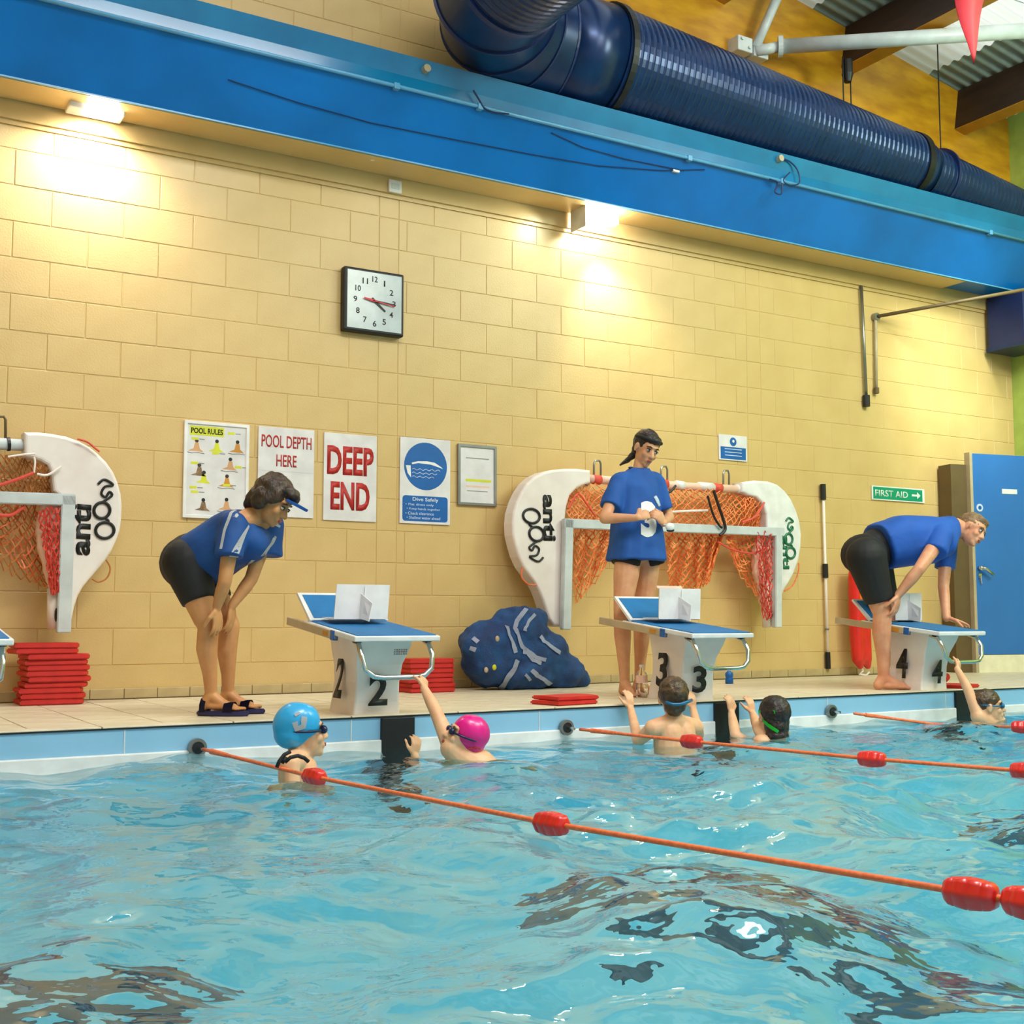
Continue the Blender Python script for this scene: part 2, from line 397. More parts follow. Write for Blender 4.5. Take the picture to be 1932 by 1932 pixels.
# ---- floor (pool deck)
b = nb(); box(b, (XL, YE+.04, -.35), (XR, YW+.1, -.006)); box(b, (9.0, -4, -.35), (XR, YE, -.006)); box(b, (XL, -4, -.35), (-2.2, YE, -.006))
fl = struct(obj('floor', b, M['grout'])); fl['label'] = 'beige tiled pool deck'
bt = nb(); box(bt, (.0035, .0035, -.012), (.2965, .2965, 0), bev=.002); bt.normal_update(); me = bpy.data.meshes.new('tile'); bt.to_mesh(me); bt.free(); me.materials.append(M['tile'])
cnt = 0
for i in range(33):
    for j in range(6):
        o = bpy.data.objects.new('tile', me); COL.objects.link(o)
        o.location = (.35+i*.3, YE+.10+j*.3 + (0 if j < 6 else 0), random.uniform(-.0006, .0006)); par(o, fl); cnt += 1
bt = nb(); box(bt, (.003, 0, -.012), (.597, .1-.004, .001), bev=.003); bt.normal_update(); me2 = bpy.data.meshes.new('coping_tile'); bt.to_mesh(me2); bt.free(); me2.materials.append(M['tile'])
for i in range(17):
    o = bpy.data.objects.new('coping_tile', me2); COL.objects.link(o); o.location = (.05+i*.6, YE, 0); par(o, fl)
b = nb(); box(b, (XL, YE, -.012), (.05, YW, 0)); box(b, (.05, YE+.1, -.012), (.35, YW, 0)); obj('deck_end', b, M['tile'], fl)
# ---- pool basin
b = nb()
box(b, (-2.2, YE+.02, PD-.1), (9, YE+.3, -.02)); box(b, (-2.3, -4, PD-.1), (-2.2, YE+.3, -.02)); box(b, (9, -4, PD-.1), (9.1, YE+.3, -.02)); box(b, (-2.2, -4, PD-.1), (9, YE+.3, PD))
M['pool'] = mat('pool_tile', (164, 236, 250), .5, c2=(118, 222, 248), scale=1.2)
pool = struct(obj('pool_basin', b, M['pool'])); pool['label'] = 'pale turquoise pool basin under the water'
b = nb(); box(b, (-2.2, YE+.004, -.125), (9, YE+.03, -.012)); obj('gutter_panel', b, M['gutter'], pool)
b = nb(); box(b, (-2.2, YE-.012, -.46), (9, YE+.03, -.122), bev=.006); obj('white_lip', b, M['white'], pool)
b = nb(); box(b, (-2.2, YE-.002, -.014), (9, YE+.03, -.006)); obj('shadow_gap', b, M['band'], pool)
LANE = [(2.605+2.09*k) for k in range(-1, 4)]
for X in (.62, 2.70, 4.86, 6.98):
    b = nb(); box(b, (X-.092, YE-.016, PD), (X+.092, YE+.01, -.016), bev=.003); obj('lane_target', b, M['black'], pool)
    XLN = X+.18; b = nb(); box(b, (XLN-.10, -3.5, PD+.0), (XLN+.10, 3.6, PD+.006)); box(b, (XLN-.38, 3.58, PD), (XLN+.38, 3.80, PD+.007)); obj('lane_line', b, M['laneline'], pool)
# panel joints on the gutter
for X in (1.35, 2.45, 3.55, 4.62, 5.7, 6.8, 7.9):
    b = nb(); box(b, (X-.003, YE+.002, -.125), (X+.003, YE+.01, -.014)); obj('panel_joint', b, M['grey'], pool)
# ---- water
NX, NY = 620, 380
xs = np.linspace(-2.2, 9.0, NX); ys = -4+ (YE+.02+4)*(np.linspace(0, 1, NY)); X_, Y_ = np.meshgrid(xs, ys, indexing='ij')
Zw = np.zeros_like(X_)
for k in range(46):
    lam = math.exp(rng.uniform(math.log(.14), math.log(1.3))); th = rng.uniform(0, 2*PI); ph = rng.uniform(0, 2*PI)
    amp = .0068*lam**.85
    wx = X_ + .12*np.sin(Y_*2.1+k) + .05*np.sin(Y_*5.3+k*2); wy = Y_ + .12*np.sin(X_*1.7+k*1.3) + .05*np.sin(X_*4.9+k)
    Zw += amp*np.sin(2*PI/lam*(wx*math.cos(th)+wy*math.sin(th))+ph)
for k in range(26):
    lam = math.exp(rng.uniform(math.log(.085), math.log(.2))); th = rng.uniform(0, 2*PI); ph = rng.uniform(0, 2*PI)
    Zw += .0062*lam**.95*np.sin(2*PI/lam*((X_+.05*np.sin(Y_*3+k))*math.cos(th)+(Y_+.05*np.sin(X_*3+k))*math.sin(th))+ph)*(.5+.5*np.sin(X_*(.7+.05*k)+Y_*(1.3-.04*k)+k))
env = .5+.5*np.clip((YE-Y_)/2.2, 0, 1)
swell = .85+.3*np.sin(X_*1.1+.6)*np.sin(Y_*1.4)
Zw = Zw*env*swell + WZ
vs_ = np.stack([X_, Y_, Zw], -1).reshape(-1, 3)
idx = np.arange(NX*NY).reshape(NX, NY)
fc = np.stack([idx[:-1, :-1], idx[1:, :-1], idx[1:, 1:], idx[:-1, 1:]], -1).reshape(-1, 4)
me = bpy.data.meshes.new('pool_water'); me.from_pydata(vs_.tolist(), [], fc.tolist()); me.polygons.foreach_set('use_smooth', [True]*len(me.polygons))
wat = obj('pool_water', me, M['water']); tag(wat, 'rippling turquoise pool water in front of the deck', 'water', kind='stuff')
# ---- right wall, left wall
b = nb(); box(b, (XR, -4, -.3), (XR+.2, YW+.2, 7.9)); wr = struct(obj('wall_right', b, M['lime'])); wr['label'] = 'lime green end wall'
b = nb(); box(b, (XL-.2, -4, -.3), (XL, YW+.2, 9)); wl = struct(obj('wall_left', b, M['wall'])); wl['label'] = 'cream end wall outside the view'
# ---- roof
SL = .168
def rz(x): return 5.93 - SL*(x-7.25)
ceil = thing('ceiling', 'corrugated roof of grey and translucent sheets', 'roof'); del ceil['category']; struct(ceil)
def sheet(x0, x1, y0, y1, Mx, name):
    bm = bmesh.new(); n = int((y1-y0)/.0192); prev = None
    for i in range(n+1):
        y = y0+(y1-y0)*i/n; h = .015*math.sin(2*PI*y/.115)
        a = bm.verts.new((x0, y, rz(x0)+.03+h)); c = bm.verts.new((x1, y, rz(x1)+.03+h))
        if prev: bm.faces.new((prev[0], a, c, prev[1]))
        prev = (a, c)
    return obj(name, bm, Mx, ceil, smooth=True)
PUR = [.55+1.5*k for k in range(-2, 7)]  # purlins along Y
PUR = [9.55-1.5*k for k in range(9)][::-1]
for k, x in enumerate(PUR):
    sheet(x-1.5+.06, x-.42, -1.5, YW, M['translucent'], 'translucent_sheet'); sheet(x-.42, x+.06, -1.5, YW, M['sheet'], 'grey_sheet')
    m4 = Matrix.Translation((x, 0, rz(x)-.2)) @ Matrix.Rotation(math.atan(SL), 4, 'Y')
    b = nb(); box(b, (-.07, -1.5, -.2), (.07, YW-.02, .2), m4); o = obj('roof_beam', b, M['dark'], ceil)
    b = nb(); box(b, (-.072, -1.5, -.206), (.072, YW-.02, -.2), m4); obj('beam_underside_lit', b, M['under'], o)  # orange strip paints the light on the beam's underside
sheet(9.61, XR+.1, -1.5, YW, M['translucent'], 'translucent_sheet')
# timber cladding at the top of the wall
b = nb(); prism(b, [(5.0, YW-.06, 4.2), (XR, YW-.06, 4.2), (XR, YW-.06, rz(XR)), (5.0, YW-.06, rz(5.0))], (0, .05, 0))
tw = obj('timber_rafter', b, M['wood'], ceil)
def smooth_open(pts, n=5):
    out = []; N = len(pts)
    for i in range(N-1):
        p0, p1, p2, p3 = pts[max(i-1, 0)], pts[i], pts[i+1], pts[min(i+2, N-1)]
        for k in range(n):
            t = k/n; out.append(tuple(.5*((2*p1[j])+(-p0[j]+p2[j])*t+(2*p0[j]-5*p1[j]+4*p2[j]-p3[j])*t*t+(-p0[j]+3*p1[j]-3*p2[j]+p3[j])*t**3) for j in range(2)))
    out.append(pts[-1]); return out
# ================================================================== BEAM
def xline(tan, Y): return CAMZ + tan*Y
beam = thing('duct_girder', 'long bright blue boxed girder running along the wall top', 'girder', (3, 7.3, 3.58))
YB = 7.26; YB2 = 7.0; zA = xline(.4262, YB); zD = xline(.496, YB2); zM = xline(.509, YB2+.0); zE = xline(.529, YB2-.03); X1 = XR-XL-.04
b = nb(); prism(b, [(XL+.02, YB, zA), (XL+.02, YB2, zD), (XL+.02, YB2+.05, zD), (XL+.02, YB+.03, zA)], (X1, 0, 0)); obj('face_panel', b, M['blue'], beam)
b = nb(); prism(b, [(XL+.02, YB2+.012, zD), (XL+.02, YB2+.012, zM), (XL+.02, YB2-.03, zE), (XL+.02, YW-.04, zE), (XL+.02, YW-.04, zE-.02), (XL+.02, YB2+.04, zD)], (X1, 0, 0)); obj('upper_panel', b, M['teal'], beam)
b = nb(); box(b, (XL+.02, YB+.02, zA+.012), (XR-.03, YW-.04, zA+.03)); obj('base_plate', b, M['blue'], beam)
b = nb(); box(b, (XL+.02, YB+.018, zA-.006), (9.2, YW-.04, zA+.008)); obj('soffit_board', b, M['wall'], beam)
b = nb(); cyl(b, (XL+.03, YB2-.012, zD-.004), (XR-.05, YB2-.012, zD-.004), .013, 10); pp = obj('conduit', b, M['pipe'], beam, smooth=True)
for px in (748, 905, 1300, 1475, 1868):
    q = P(px, 160+(px-748)*.2486, YB2-.012)
    b = nb(); box(b, (q.x-.02, YB2-.03, zD-.028), (q.x+.02, YB2+.01, zD+.014), bev=.004); obj('clip', b, M['pipe'], pp)
b = nb(); box(b, (XL+.03, YB-.003, zA-.005), (XR-.03, YB+.012, zA+.004)); obj('edge_trim', b, M['pipe'], beam)
def onface(x, y, off=.006):
    d = FW + RT*((x-966)/FP) - UP*((y-966)/FP); n = V((0, -(zD-zA), -(YB-YB2))).normalized(); o = V((0, YB, zA))+n*off
    return CC + d*((o-CC).dot(n)/d.dot(n))
for pts in ([(430, 150), (560, 193), (700, 232), (850, 262), (1000, 291), (1130, 313), (1250, 322), (1330, 320)], [(1040, 250), (1100, 278), (1180, 300), (1290, 322)]):
    b = nb(); tube(b, [onface(x, y) for x, y in pts], .0035, 6); obj('cable', b, M['navy2'], beam)
# cable loops at the conduit and small gear on the girder
for pts in ([(1470, 298), (1490, 305), (1505, 322), (1508, 345), (1490, 350), (1478, 340), (1490, 325)], [(1452, 338), (1468, 345), (1462, 362), (1474, 366), (1476, 345)], [(893, 170), (905, 190), (915, 205), (935, 213), (960, 215)]):
    b = nb(); tube(b, [P(x, y, YB2-.03) for x, y in smooth_open(pts)], .006, 6); obj('cable_loop', b, M['navy2'], beam)
for px, py in ((803, 131), (1470, 300)):
    b = nb(); q = P(px, py, YB2-.02); cyl(b, q-V((0, .03, 0)), q+V((0, .06, 0)), .026, 14); obj('coupling', b, M['rail'], beam)
b = nb(); q = onface(1275, 323); box(b, (q.x-.03, q.y-.01, q.z-.008), (q.x+.03, q.y+.02, q.z+.008)); obj('name_tab', b, M['grey'], beam)
# ================================================================== ROUND DUCT
duct = thing('spiral_duct', 'large round navy ribbed ventilation duct above the girder', 'duct', (6, 7.0, 4.4))
YD = 7.13
def ribbed(bm, p0, p1, r0, r1, pitch=.055, n=48, dep=.005):
    p0 = V(p0); p1 = V(p1); L = (p1-p0).length; d = (p1-p0)/L; s, t, _ = frame(d); N = int(L/pitch*4); rings = []
    for i in range(N+1):
        f = i/N; ph = (i % 4); r = r0+(r1-r0)*f + (dep if ph == 0 else 0)
        rings.append([bm.verts.new(p0+d*L*f+(s*math.cos(2*PI*k/n)+t*math.sin(2*PI*k/n))*r) for k in range(n)])
    for i in range(N):
        for k in range(n): bm.faces.new((rings[i][k], rings[i][(k+1) % n], rings[i+1][(k+1) % n], rings[i+1][k]))
def tang(z, r, Y=YD): # top silhouette tan
    a = math.atan2(z-CAMZ, Y); D = math.hypot(z-CAMZ, Y); return math.tan(a+math.asin(r/D))
def solve(tt, bt, Y=YD):
    a = (math.atan(tt)+math.atan(bt))/2; h = (math.atan(tt)-math.atan(bt))/2; D = Y/math.cos(a); return CAMZ+Y*math.tan(a), D*math.sin(h)
z0, r0 = solve(.645, .510); z1, r1 = solve(.600, .512); z2, r2 = solve(.590, .512); z3, r3 = solve(.556, .500)
XA = P(1128, 100, YD).x; print('XA', XA, r0, z0); XC = P(1690, 240, YD).x+.15
b = nb(); ribbed(b, (XA, YD, z0), (XC, YD, z1), r0, r1); obj('duct_section', b, M['navy'], duct)
b = nb(); ribbed(b, (XC+.14, YD, z2), (XR, YD, z3), r2, r3); obj('duct_section', b, M['navy'], duct)
b = nb(); cyl(b, (XC-.05, YD, z1), (XC+.02, YD, z1), r1+.018, 48); obj('joint_band', b, M['band'], duct, smooth=False)
b = nb(); cyl(b, (XC+.35, YD, z2-.005), (XC+.375, YD, z2-.005), r2+.016, 48); obj('joint_band', b, M['navy2'], duct)
b = nb(); cyl(b, (XC, YD, z1), (XC+.16, YD, z2), r1, 48, r2); obj('reducer', b, M['navy'], duct, smooth=True)
# lobster-back elbow turning out over the pool
RB = .76; cx, cyy = XA-.44, YD-RB; NS = 4
ang = [PI/2*k/NS for k in range(NS+1)]
def arc(a): return V((cx-RB*math.sin(a), cyy+RB*math.cos(a), z0)), V((-math.cos(a), -math.sin(a), 0))
for k in range(NS):
    bm = nb(); rings = []
    for a in (ang[k], ang[k+1]):
        c, d = arc(a); side = V((-math.sin(a), math.cos(a), 0))
        rings.append([bm.verts.new(c+side*math.cos(2*PI*j/48)*(r0-.003*k)+ZZ*math.sin(2*PI*j/48)*(r0-.003*k)) for j in range(48)])
    for j in range(48): bm.faces.new((rings[0][j], rings[0][(j+1) % 48], rings[1][(j+1) % 48], rings[1][j]))
    obj('elbow_segment', bm, M['navy'], duct, smooth=True)
    c, d = arc(ang[k]); bm = nb(); cyl(bm, c-d*.008, c+d*.008, r0+.006, 48); obj('elbow_seam', bm, M['navy2'], duct)
bm = nb(); cyl(bm, (cx, YD, z0), (XA+.02, YD, z0), r0-.004, 48); obj('duct_sleeve', bm, M['navy'], duct, smooth=True)
bm = nb(); cyl(bm, (XA+.02, YD, z0), (XA+.07, YD, z0), r0+.016, 48); obj('joint_band', bm, M['band'], duct)
c, d = arc(PI/2)
b = nb(); ribbed(b, c, c+V((0, -3.2, 0)), r0-.01, r0-.01); obj('duct_section', b, M['navy'], duct)
bm = nb(); cyl(bm, c+V((0, -.02, 0)), c+V((0, .02, 0)), r0+.006, 48); obj('joint_band', bm, M['navy2'], duct)
# hanger rods
for px, y0_, y1_ in ((1592, 130, 205), (1606, 130, 205), (1775, 75, 285)):
    a = P(px+3, y0_, YD); c = P(px, y1_, YD); b = nb(); cyl(b, (c.x, YD, c.z), (c.x, YD, a.z+ .1), .006, 8); obj('hanger_rod', b, M['band'], duct)
q = P(1599, 140, YD); b = nb(); cyl(b, q, q+V((0, 0, -.07)), .05, 16, .03); cyl(b, q+V((0, 0, .12)), q, .045, 16); obj('hanger_cup', b, M['band'], duct)
# tubular roof brace
br = thing('tube_brace', 'pale grey steel tube brace bolted to the timber rafter', 'brace', P(1425, 95, 7.45))
a = P(1400, 100, YW-.12); e_ = P(1980, 55, 6.0); a2 = P(1472, 88, 7.35)
b = nb(); cyl(b, a2, e_, .062, 20); obj('tube', b, M['grey'], br, smooth=True)
b = nb(); cyl(b, a2-(e_-a2).normalized()*.02, a2+(e_-a2).normalized()*.02, .09, 20); obj('flange', b, M['grey'], br)
b = nb(); cyl(b, P(1425, 97, 7.42), a2, .045, 16); obj('tube_neck', b, M['grey'], br, smooth=True)
b = nb(); cyl(b, P(1425, 90, 7.42), P(1478, -30, 7.35), .04, 16); obj('diagonal_tube', b, M['grey'], br, smooth=True)
for px, py in ((1402, 84), (1432, 96)):
    q = P(px, py, 7.44); b = nb(); box(b, (q.x-.08, q.y-.03, q.z-.07), (q.x+.08, q.y+.12, q.z+.06), bev=.008)
    for dx, dz in ((-.04, .03), (.04, -.03)): cyl(b, q+V((dx, -.045, dz)), q+V((dx, -.02, dz)), .014, 8)
    obj('bracket_plate', b, M['grey'], br)
# ================================================================== ON THE WALL
# lamps
def lamp(px, py, lab, Y, pw, facing):
    q = P(px, py, Y); t = thing('flood_lamp', lab, 'lamp', q, group=None)
    return q, t
q, t = lamp(185, 203, 'white flood lamp glowing above the wall near the upper left', 7.42, 0, 0)
b = nb(); box(b, (q.x-.17, q.y-.02, q.z-.03), (q.x+.16, q.y+.12, q.z+.045), bev=.01); obj('housing', b, M['white'], t)
b = nb(); box(b, (q.x-.06, q.y-.034, q.z-.042), (q.x+.12, q.y+.08, q.z+.02), bev=.01); obj('lens', b, M['lampe'], t)
spot('lamp_1_light', (q.x+.0, 7.40, q.z-.06), (q.x-.1, 7.9, q.z-1.2), 150, (1, .93, .84), 150, .9, .08)
q, t = lamp(1134, 398, 'dazzling flood lamp mounted below the girder near the middle', 7.38, 0, 0)
b = nb(); box(b, (q.x-.13, q.y-.03, q.z-.0), (q.x+.13, q.y+.12, q.z+.07), bev=.01); obj('housing', b, M['white'], t)
b = nb(); box(b, (q.x-.13, q.y-.05, q.z-.10), (q.x+.13, q.y+.03, q.z+.035), bev=.01); obj('lens', b, M['lampe'], t)
b = nb(); box(b, (q.x-.165, q.y-.03, q.z-.15), (q.x-.158, q.y+.17, q.z+.05)); obj('added_shield', b, M['white'], t)  # plate added to cut off the lamp's light on its left
spot('lamp_2_light', (q.x+.02, 7.33, q.z-.12), (q.x+.65, 7.75, q.z-2.0), 110, (1, .93, .78), 84, .9, .03)
spot('lamp_2_light', (q.x-.3, 7.3, q.z-.05), (q.x-1.6, 7.9, q.z-.9), 14, (.95, 1, .86), 95, .8, .05)
spot('wall_glow_spot', (8.6, 5.4, 4.6), (9.3, 7.7, 2.5), 800, (.88, 1, .88), 38, 1, .4)  # unseen spot added to brighten the right end of the wall
# clock
Yc = YW-.07; c0 = P(650, 505, Yc); c1 = P(762, 634, Yc); cxm = (c0.x+c1.x)/2; czm = P(706, 569, Yc).z; hw = (c1.x-c0.x)/2; hh = .222
t = thing('wall_clock', 'square black-framed clock with a red second hand high on the wall', 'clock', (cxm, YW, czm))
b = nb(); box(b, (cxm-hw, Yc, czm-hh), (cxm+hw, YW-.002, czm+hh), bev=.012)
for f in list(b.faces):
    pass
obj('case', b, M['black'], t)
b = nb(); box(b, (cxm-hw+.022, Yc-.004, czm-hh+.022), (cxm+hw-.022, Yc+.01, czm+hh-.022)); face = obj('dial', b, M['clock'], t)
for n in range(1, 13):
    a = PI/2-n*PI/6; q = V((cxm+.152*math.cos(a)*.95, Yc-.0045, czm+.155*math.sin(a)))
    text(str(n), q, (1, 0, 0), (0, 0, 1), (.010 if n == 1 else .026) if n < 10 else .04, .04, M['black'], face, 'numeral', ext=.001, bold=.01)
def hand(a, L, tail, wd, Mx, y, nm):
    d = V((math.cos(a), 0, math.sin(a))); s = V((-d.z, 0, d.x)); c = V((cxm, y, czm))
    b = nb(); prism(b, [c-d*tail-s*wd, c+d*L-s*wd*.5, c+d*L+s*wd*.5, c-d*tail+s*wd], (0, .003, 0)); obj(nm, b, Mx, t)
hand(PI/2-4.28*PI/6, .10, .03, .010, M['black'], Yc-.010, 'hour_hand'); hand(PI/2-3.1*PI/6, .155, .02, .008, M['black'], Yc-.014, 'minute_hand'); hand(PI/2-3.25*PI/6, .15, .02, .004, M['chand'], Yc-.018, 'second_hand')
hand(PI/2-3.3*PI/6+PI, .085, -.005, .009, M['chand'], Yc-.018, 'second_hand_tail')
# signs
def sign(name, lab, x0, x1, z0, z1, Mx=None, frame_=None, th=.008):
    t = thing(name, lab, 'sign', ((x0+x1)/2, YW, z0))
    b = nb(); box(b, (x0, YW-.004-th, z0), (x1, YW-.003, z1), bev=.002); p = obj('panel', b, Mx or M['paper'], t)
    if frame_:
        b = nb(); g = .016
        for lo, hi in (((x0-g, z0-g), (x1+g, z0+.004)), ((x0-g, z1-.004), (x1+g, z1+g)), ((x0-g, z0), (x0+.004, z1)), ((x1-.004, z0), (x1+g, z1))): box(b, (lo[0], YW-.022, lo[1]), (hi[0], YW-.003, hi[1]), bev=.002)
        obj('frame', b, frame_, t)
    return t, p
YS = YW-.0125
def st(s, cx, cz, w, h, Mx, p, **k): return text(s, (cx, YS, cz), (1, 0, 0), (0, 0, 1), w, h, Mx, p, ext=.001, **k)
def patch(x0, x1, z0, z1, Mx, p, nm='print_patch', y=YS-.0003, r=0):
    b = nb()
    if r:
        pts = []
        for cx_, cz_, a0 in ((x1-r, z1-r, 0), (x0+r, z1-r, 1), (x0+r, z0+r, 2), (x1-r, z0+r, 3)):
            for k in range(5): a = (a0+k/4)*PI/2; pts.append((cx_+r*math.cos(a), y, cz_+r*math.sin(a)))
        prism(b, pts, (0, .0008, 0))
    else: box(b, (x0, y, z0), (x1, y+.001, z1))
    return obj(nm, b, Mx, p)
def poly(pts, Mx, p, nm, y=YS): b = nb(); prism(b, [(x, y, z) for x, z in pts], (0, .0008, 0)); return obj(nm, b, Mx, p)
def disc(cx_, cz_, r, Mx, p, nm, y=YS, n=40, sx=1): return poly([(cx_+r*sx*math.cos(2*PI*k/n), cz_+r*math.sin(2*PI*k/n)) for k in range(n)], Mx, p, nm, y)
t, p = sign('rules_poster', 'framed pool rules poster with yellow heading and small swimmer drawings', 2.145, 2.535, 1.13, 1.715, frame_=M['white'])
patch(2.165, 2.385, 1.64, 1.70, M['yellow'], p); st('POOL RULES', 2.275, 1.67, .205, .036, M['black'], p, bold=.03)
fig = [(2.20, 1.575), (2.33, 1.58), (2.465, 1.585), (2.22, 1.42), (2.42, 1.47), (2.25, 1.375), (2.40, 1.36), (2.25, 1.20), (2.40, 1.21)]
for i, (fx, fz) in enumerate(fig):
    rr = random.Random(i)
    disc(fx+.01, fz+.03, .012, M['black'] if i % 3 else M['hairb'], p, 'figure_head')
    poly([(fx-.045, fz-.035), (fx-.01, fz-.02), (fx+.0, fz+.02), (fx+.022, fz+.018), (fx+.03, fz-.02), (fx+.055, fz-.04)], [M['flesh'], M['yellow'], M['under'], M['hairg']][i % 4], p, 'figure_body')
    if i % 2 == 0: b = nb(); tube(b, [(fx-.05, YS, fz-.045), (fx-.02, YS, fz-.05), (fx+.02, YS, fz-.045), (fx+.06, YS, fz-.05)], .0022, 5); obj('figure_line', b, M['dsteel'], p)
for (fx, fz) in ((2.175, 1.61), (2.31, 1.525), (2.41, 1.66), (2.175, 1.455), (2.46, 1.445), (2.17, 1.30), (2.385, 1.325), (2.18, 1.272)):
    patch(fx, fx+.045, fz, fz+.016, M['yellow'], p); patch(fx+.05, fx+.085, fz+.004, fz+.010, M['dsteel'], p)
t, p = sign('depth_sign', 'white sign reading pool depth here in red, partly behind the bending woman', 2.614, 3.0, 1.145, 1.733)
st('POOL DEPTH', 2.807, 1.64, .345, .082, M['signred'], p, bold=.012); st('HERE', 2.807, 1.515, .14, .078, M['signred'], p, bold=.012)
patch(2.614, 3.0, 1.443, 1.446, M['grey'], p, 'seam')
t, p = sign('deep_end_sign', 'white sign with large red words deep end', 3.07, 3.455, 1.138, 1.728)
st('DEEP', 3.262, 1.545, .34, .195, M['signred'], p, bold=.035); st('END', 3.262, 1.305, .285, .19, M['signred'], p, bold=.035)
t, p = sign('diving_safety_sign', 'white sign with a blue diver disc above a blue safety panel', 3.632, 4.025, 1.14, 1.742)
disc(3.83, 1.545, .168, M['signblue'], p, 'disc')
poly([(3.72, 1.565), (3.77, 1.578), (3.84, 1.582), (3.90, 1.575), (3.95, 1.548), (3.965, 1.535), (3.93, 1.545), (3.87, 1.56), (3.82, 1.562), (3.77, 1.565), (3.725, 1.553)], M['white'], p, 'diver', y=YS-.001)
poly([(3.675, 1.545), (3.712, 1.545), (3.716, 1.46), (3.69, 1.49)], M['white'], p, 'poolside', y=YS-.001)
for k in range(3):
    b = nb(); tube(b, [(3.725+.012*i, YS-.001, 1.52-.026*k+.006*math.sin(i*1.6)) for i in range(19-k*2)], .0022, 5); obj('wave_line', b, M['bagw'], p)
patch(3.652, 4.005, 1.157, 1.335, M['signblue'], p, r=.022)
st('Dive Safely', 3.83, 1.308, .2, .032, M['white'], p)
for i, s in enumerate(('• Flat dives only', '• Keep hands together', '• Check clearance', '• Shallow water ahead')): st(s, 3.815-(.03 if i % 2 == 0 else 0), 1.272-.03*i, .26-.04*(i % 2 == 0), .02, M['bagw'], p)
t, p = sign('framed_notice', 'small white notice in a pale grey frame right of the blue safety sign', 4.10, 4.385, 1.305, 1.71, frame_=M['dsteel'])
patch(4.15, 4.36, 1.46, 1.478, M['yellow'], p); patch(4.15, 4.34, 1.42, 1.432, M['pink'], p); patch(4.15, 4.34, 1.625, 1.632, M['dsteel'], p); patch(4.16, 4.33, 1.39, 1.395, M['dsteel'], p)
t, p = sign('small_safety_sign', 'small blue and white sign above the right-hand goal', 6.50, 6.80, 1.775, 1.985)
disc(6.65, 1.93, .036, M['signblue'], p, 'disc'); disc(6.652, 1.935, .012, M['white'], p, 'symbol', y=YS-.001); patch(6.515, 6.785, 1.785, 1.885, M['signblue'], p)
for i in range(3): patch(6.56, 6.74, 1.865-.026*i, 1.871-.026*i, M['bagw'], p, 'text_line', y=YS-.001)
t, p = sign('first_aid_sign', 'green first aid sign with a white arrow and cross', 8.25, 8.93, 1.535, 1.662, M['white'])
patch(8.265, 8.90, 1.545, 1.652, M['signgreen'], p)
st('FIRST AID', 8.5, 1.598, .42, .058, M['white'], p, bold=.01)
poly([(8.76, 1.608), (8.83, 1.608), (8.83, 1.63), (8.875, 1.6), (8.83, 1.568), (8.83, 1.59), (8.76, 1.59)], M['white'], p, 'arrow', y=YS-.001)
# small box, sensor, conduits, pole
q = P(744, 353, YW-.03); t = thing('junction_box', 'small white junction box on the wall above the clock', 'box', q)
b = nb(); box(b, (q.x-.05, q.y-.02, q.z-.045), (q.x+.05, YW-.03, q.z+.045), bev=.005); obj('cover', b, M['white'], t); b = nb(); box(b, (q.x-.03, q.y-.024, q.z-.02), (q.x+.03, q.y-.018, q.z+.02)); obj('switch', b, M['grey'], t)
q = P(703, 298, 7.35); t = thing('ceiling_sensor', 'tiny pale sensor under the girder above the clock', 'sensor', q)
b = nb(); ell(b, q, (.045, .045, .018), seg=12); obj('dome', b, M['white'], t, smooth=True); b = nb(); cyl(b, q+V((.06, 0, -.005)), q+V((.13, 0, -.004)), .012, 8); obj('arm', b, M['dsteel'], t)
def bar(name, lab, cat, pts, r, Mx, part='tube', extras=()):
    t = thing(name, lab, cat, pts[0]); b = nb(); tube(b, pts, r, 10); obj(part, b, Mx, t, smooth=True)
    for nm, a, c, rr, mm in extras: b = nb(); cyl(b, a, c, rr, 12); obj(nm, b, mm, t)
    return t
q0 = V((8.163, YW-.03, 3.45)); q1 = V((8.19, YW-.03, 2.46)); bar('wall_conduit', 'thin grey conduit running down the wall to a black socket', 'conduit', [q0, q1], .014, M['dsteel'], extras=[('socket', q1, q1-V((0, 0, .10)), .032, M['black'])])
q0 = V((8.335, YW-.03, 3.22)); q1 = V((8.32, YW-.03, 2.54)); bar('short_conduit', 'shorter conduit right of the long one, ending in a brown cap', 'conduit', [q0, q1], .014, M['rail'], extras=[('end_cap', q1, q1-V((0, 0, .05)), .024, M['darkbrown'])])
a = V((8.34, YW-.05, 3.19)); e_ = P(1985, 537, 6.7); bar('wall_pole', 'dark metal pole reaching out from the wall below the girder', 'pole', [a, e_], .016, M['darkbrown'], extras=[('socket', a, a+V((0, .05, 0)), .035, M['dsteel'])])
x = 7.64; bar('telescopic_pole', 'slim white pole with black grips hanging upright on the wall', 'pole', [(x-.003, YW-.03, 1.63), (x+.008, YW-.03, .08)], .012, M['whitewarm'], part='shaft',
    extras=[('grip', (x-.003, YW-.03, 1.635), (x-.002, YW-.03, 1.50), .024, M['black']), ('clamp', (x+.002, YW-.03, .95), (x+.003, YW-.03, .83), .024, M['black']), ('collar', (x+.006, YW-.03, .40), (x+.006, YW-.03, .385), .02, M['dsteel']), ('foot', (x+.008, YW-.03, .20), (x+.01, YW-.03, .06), .022, M['black'])])
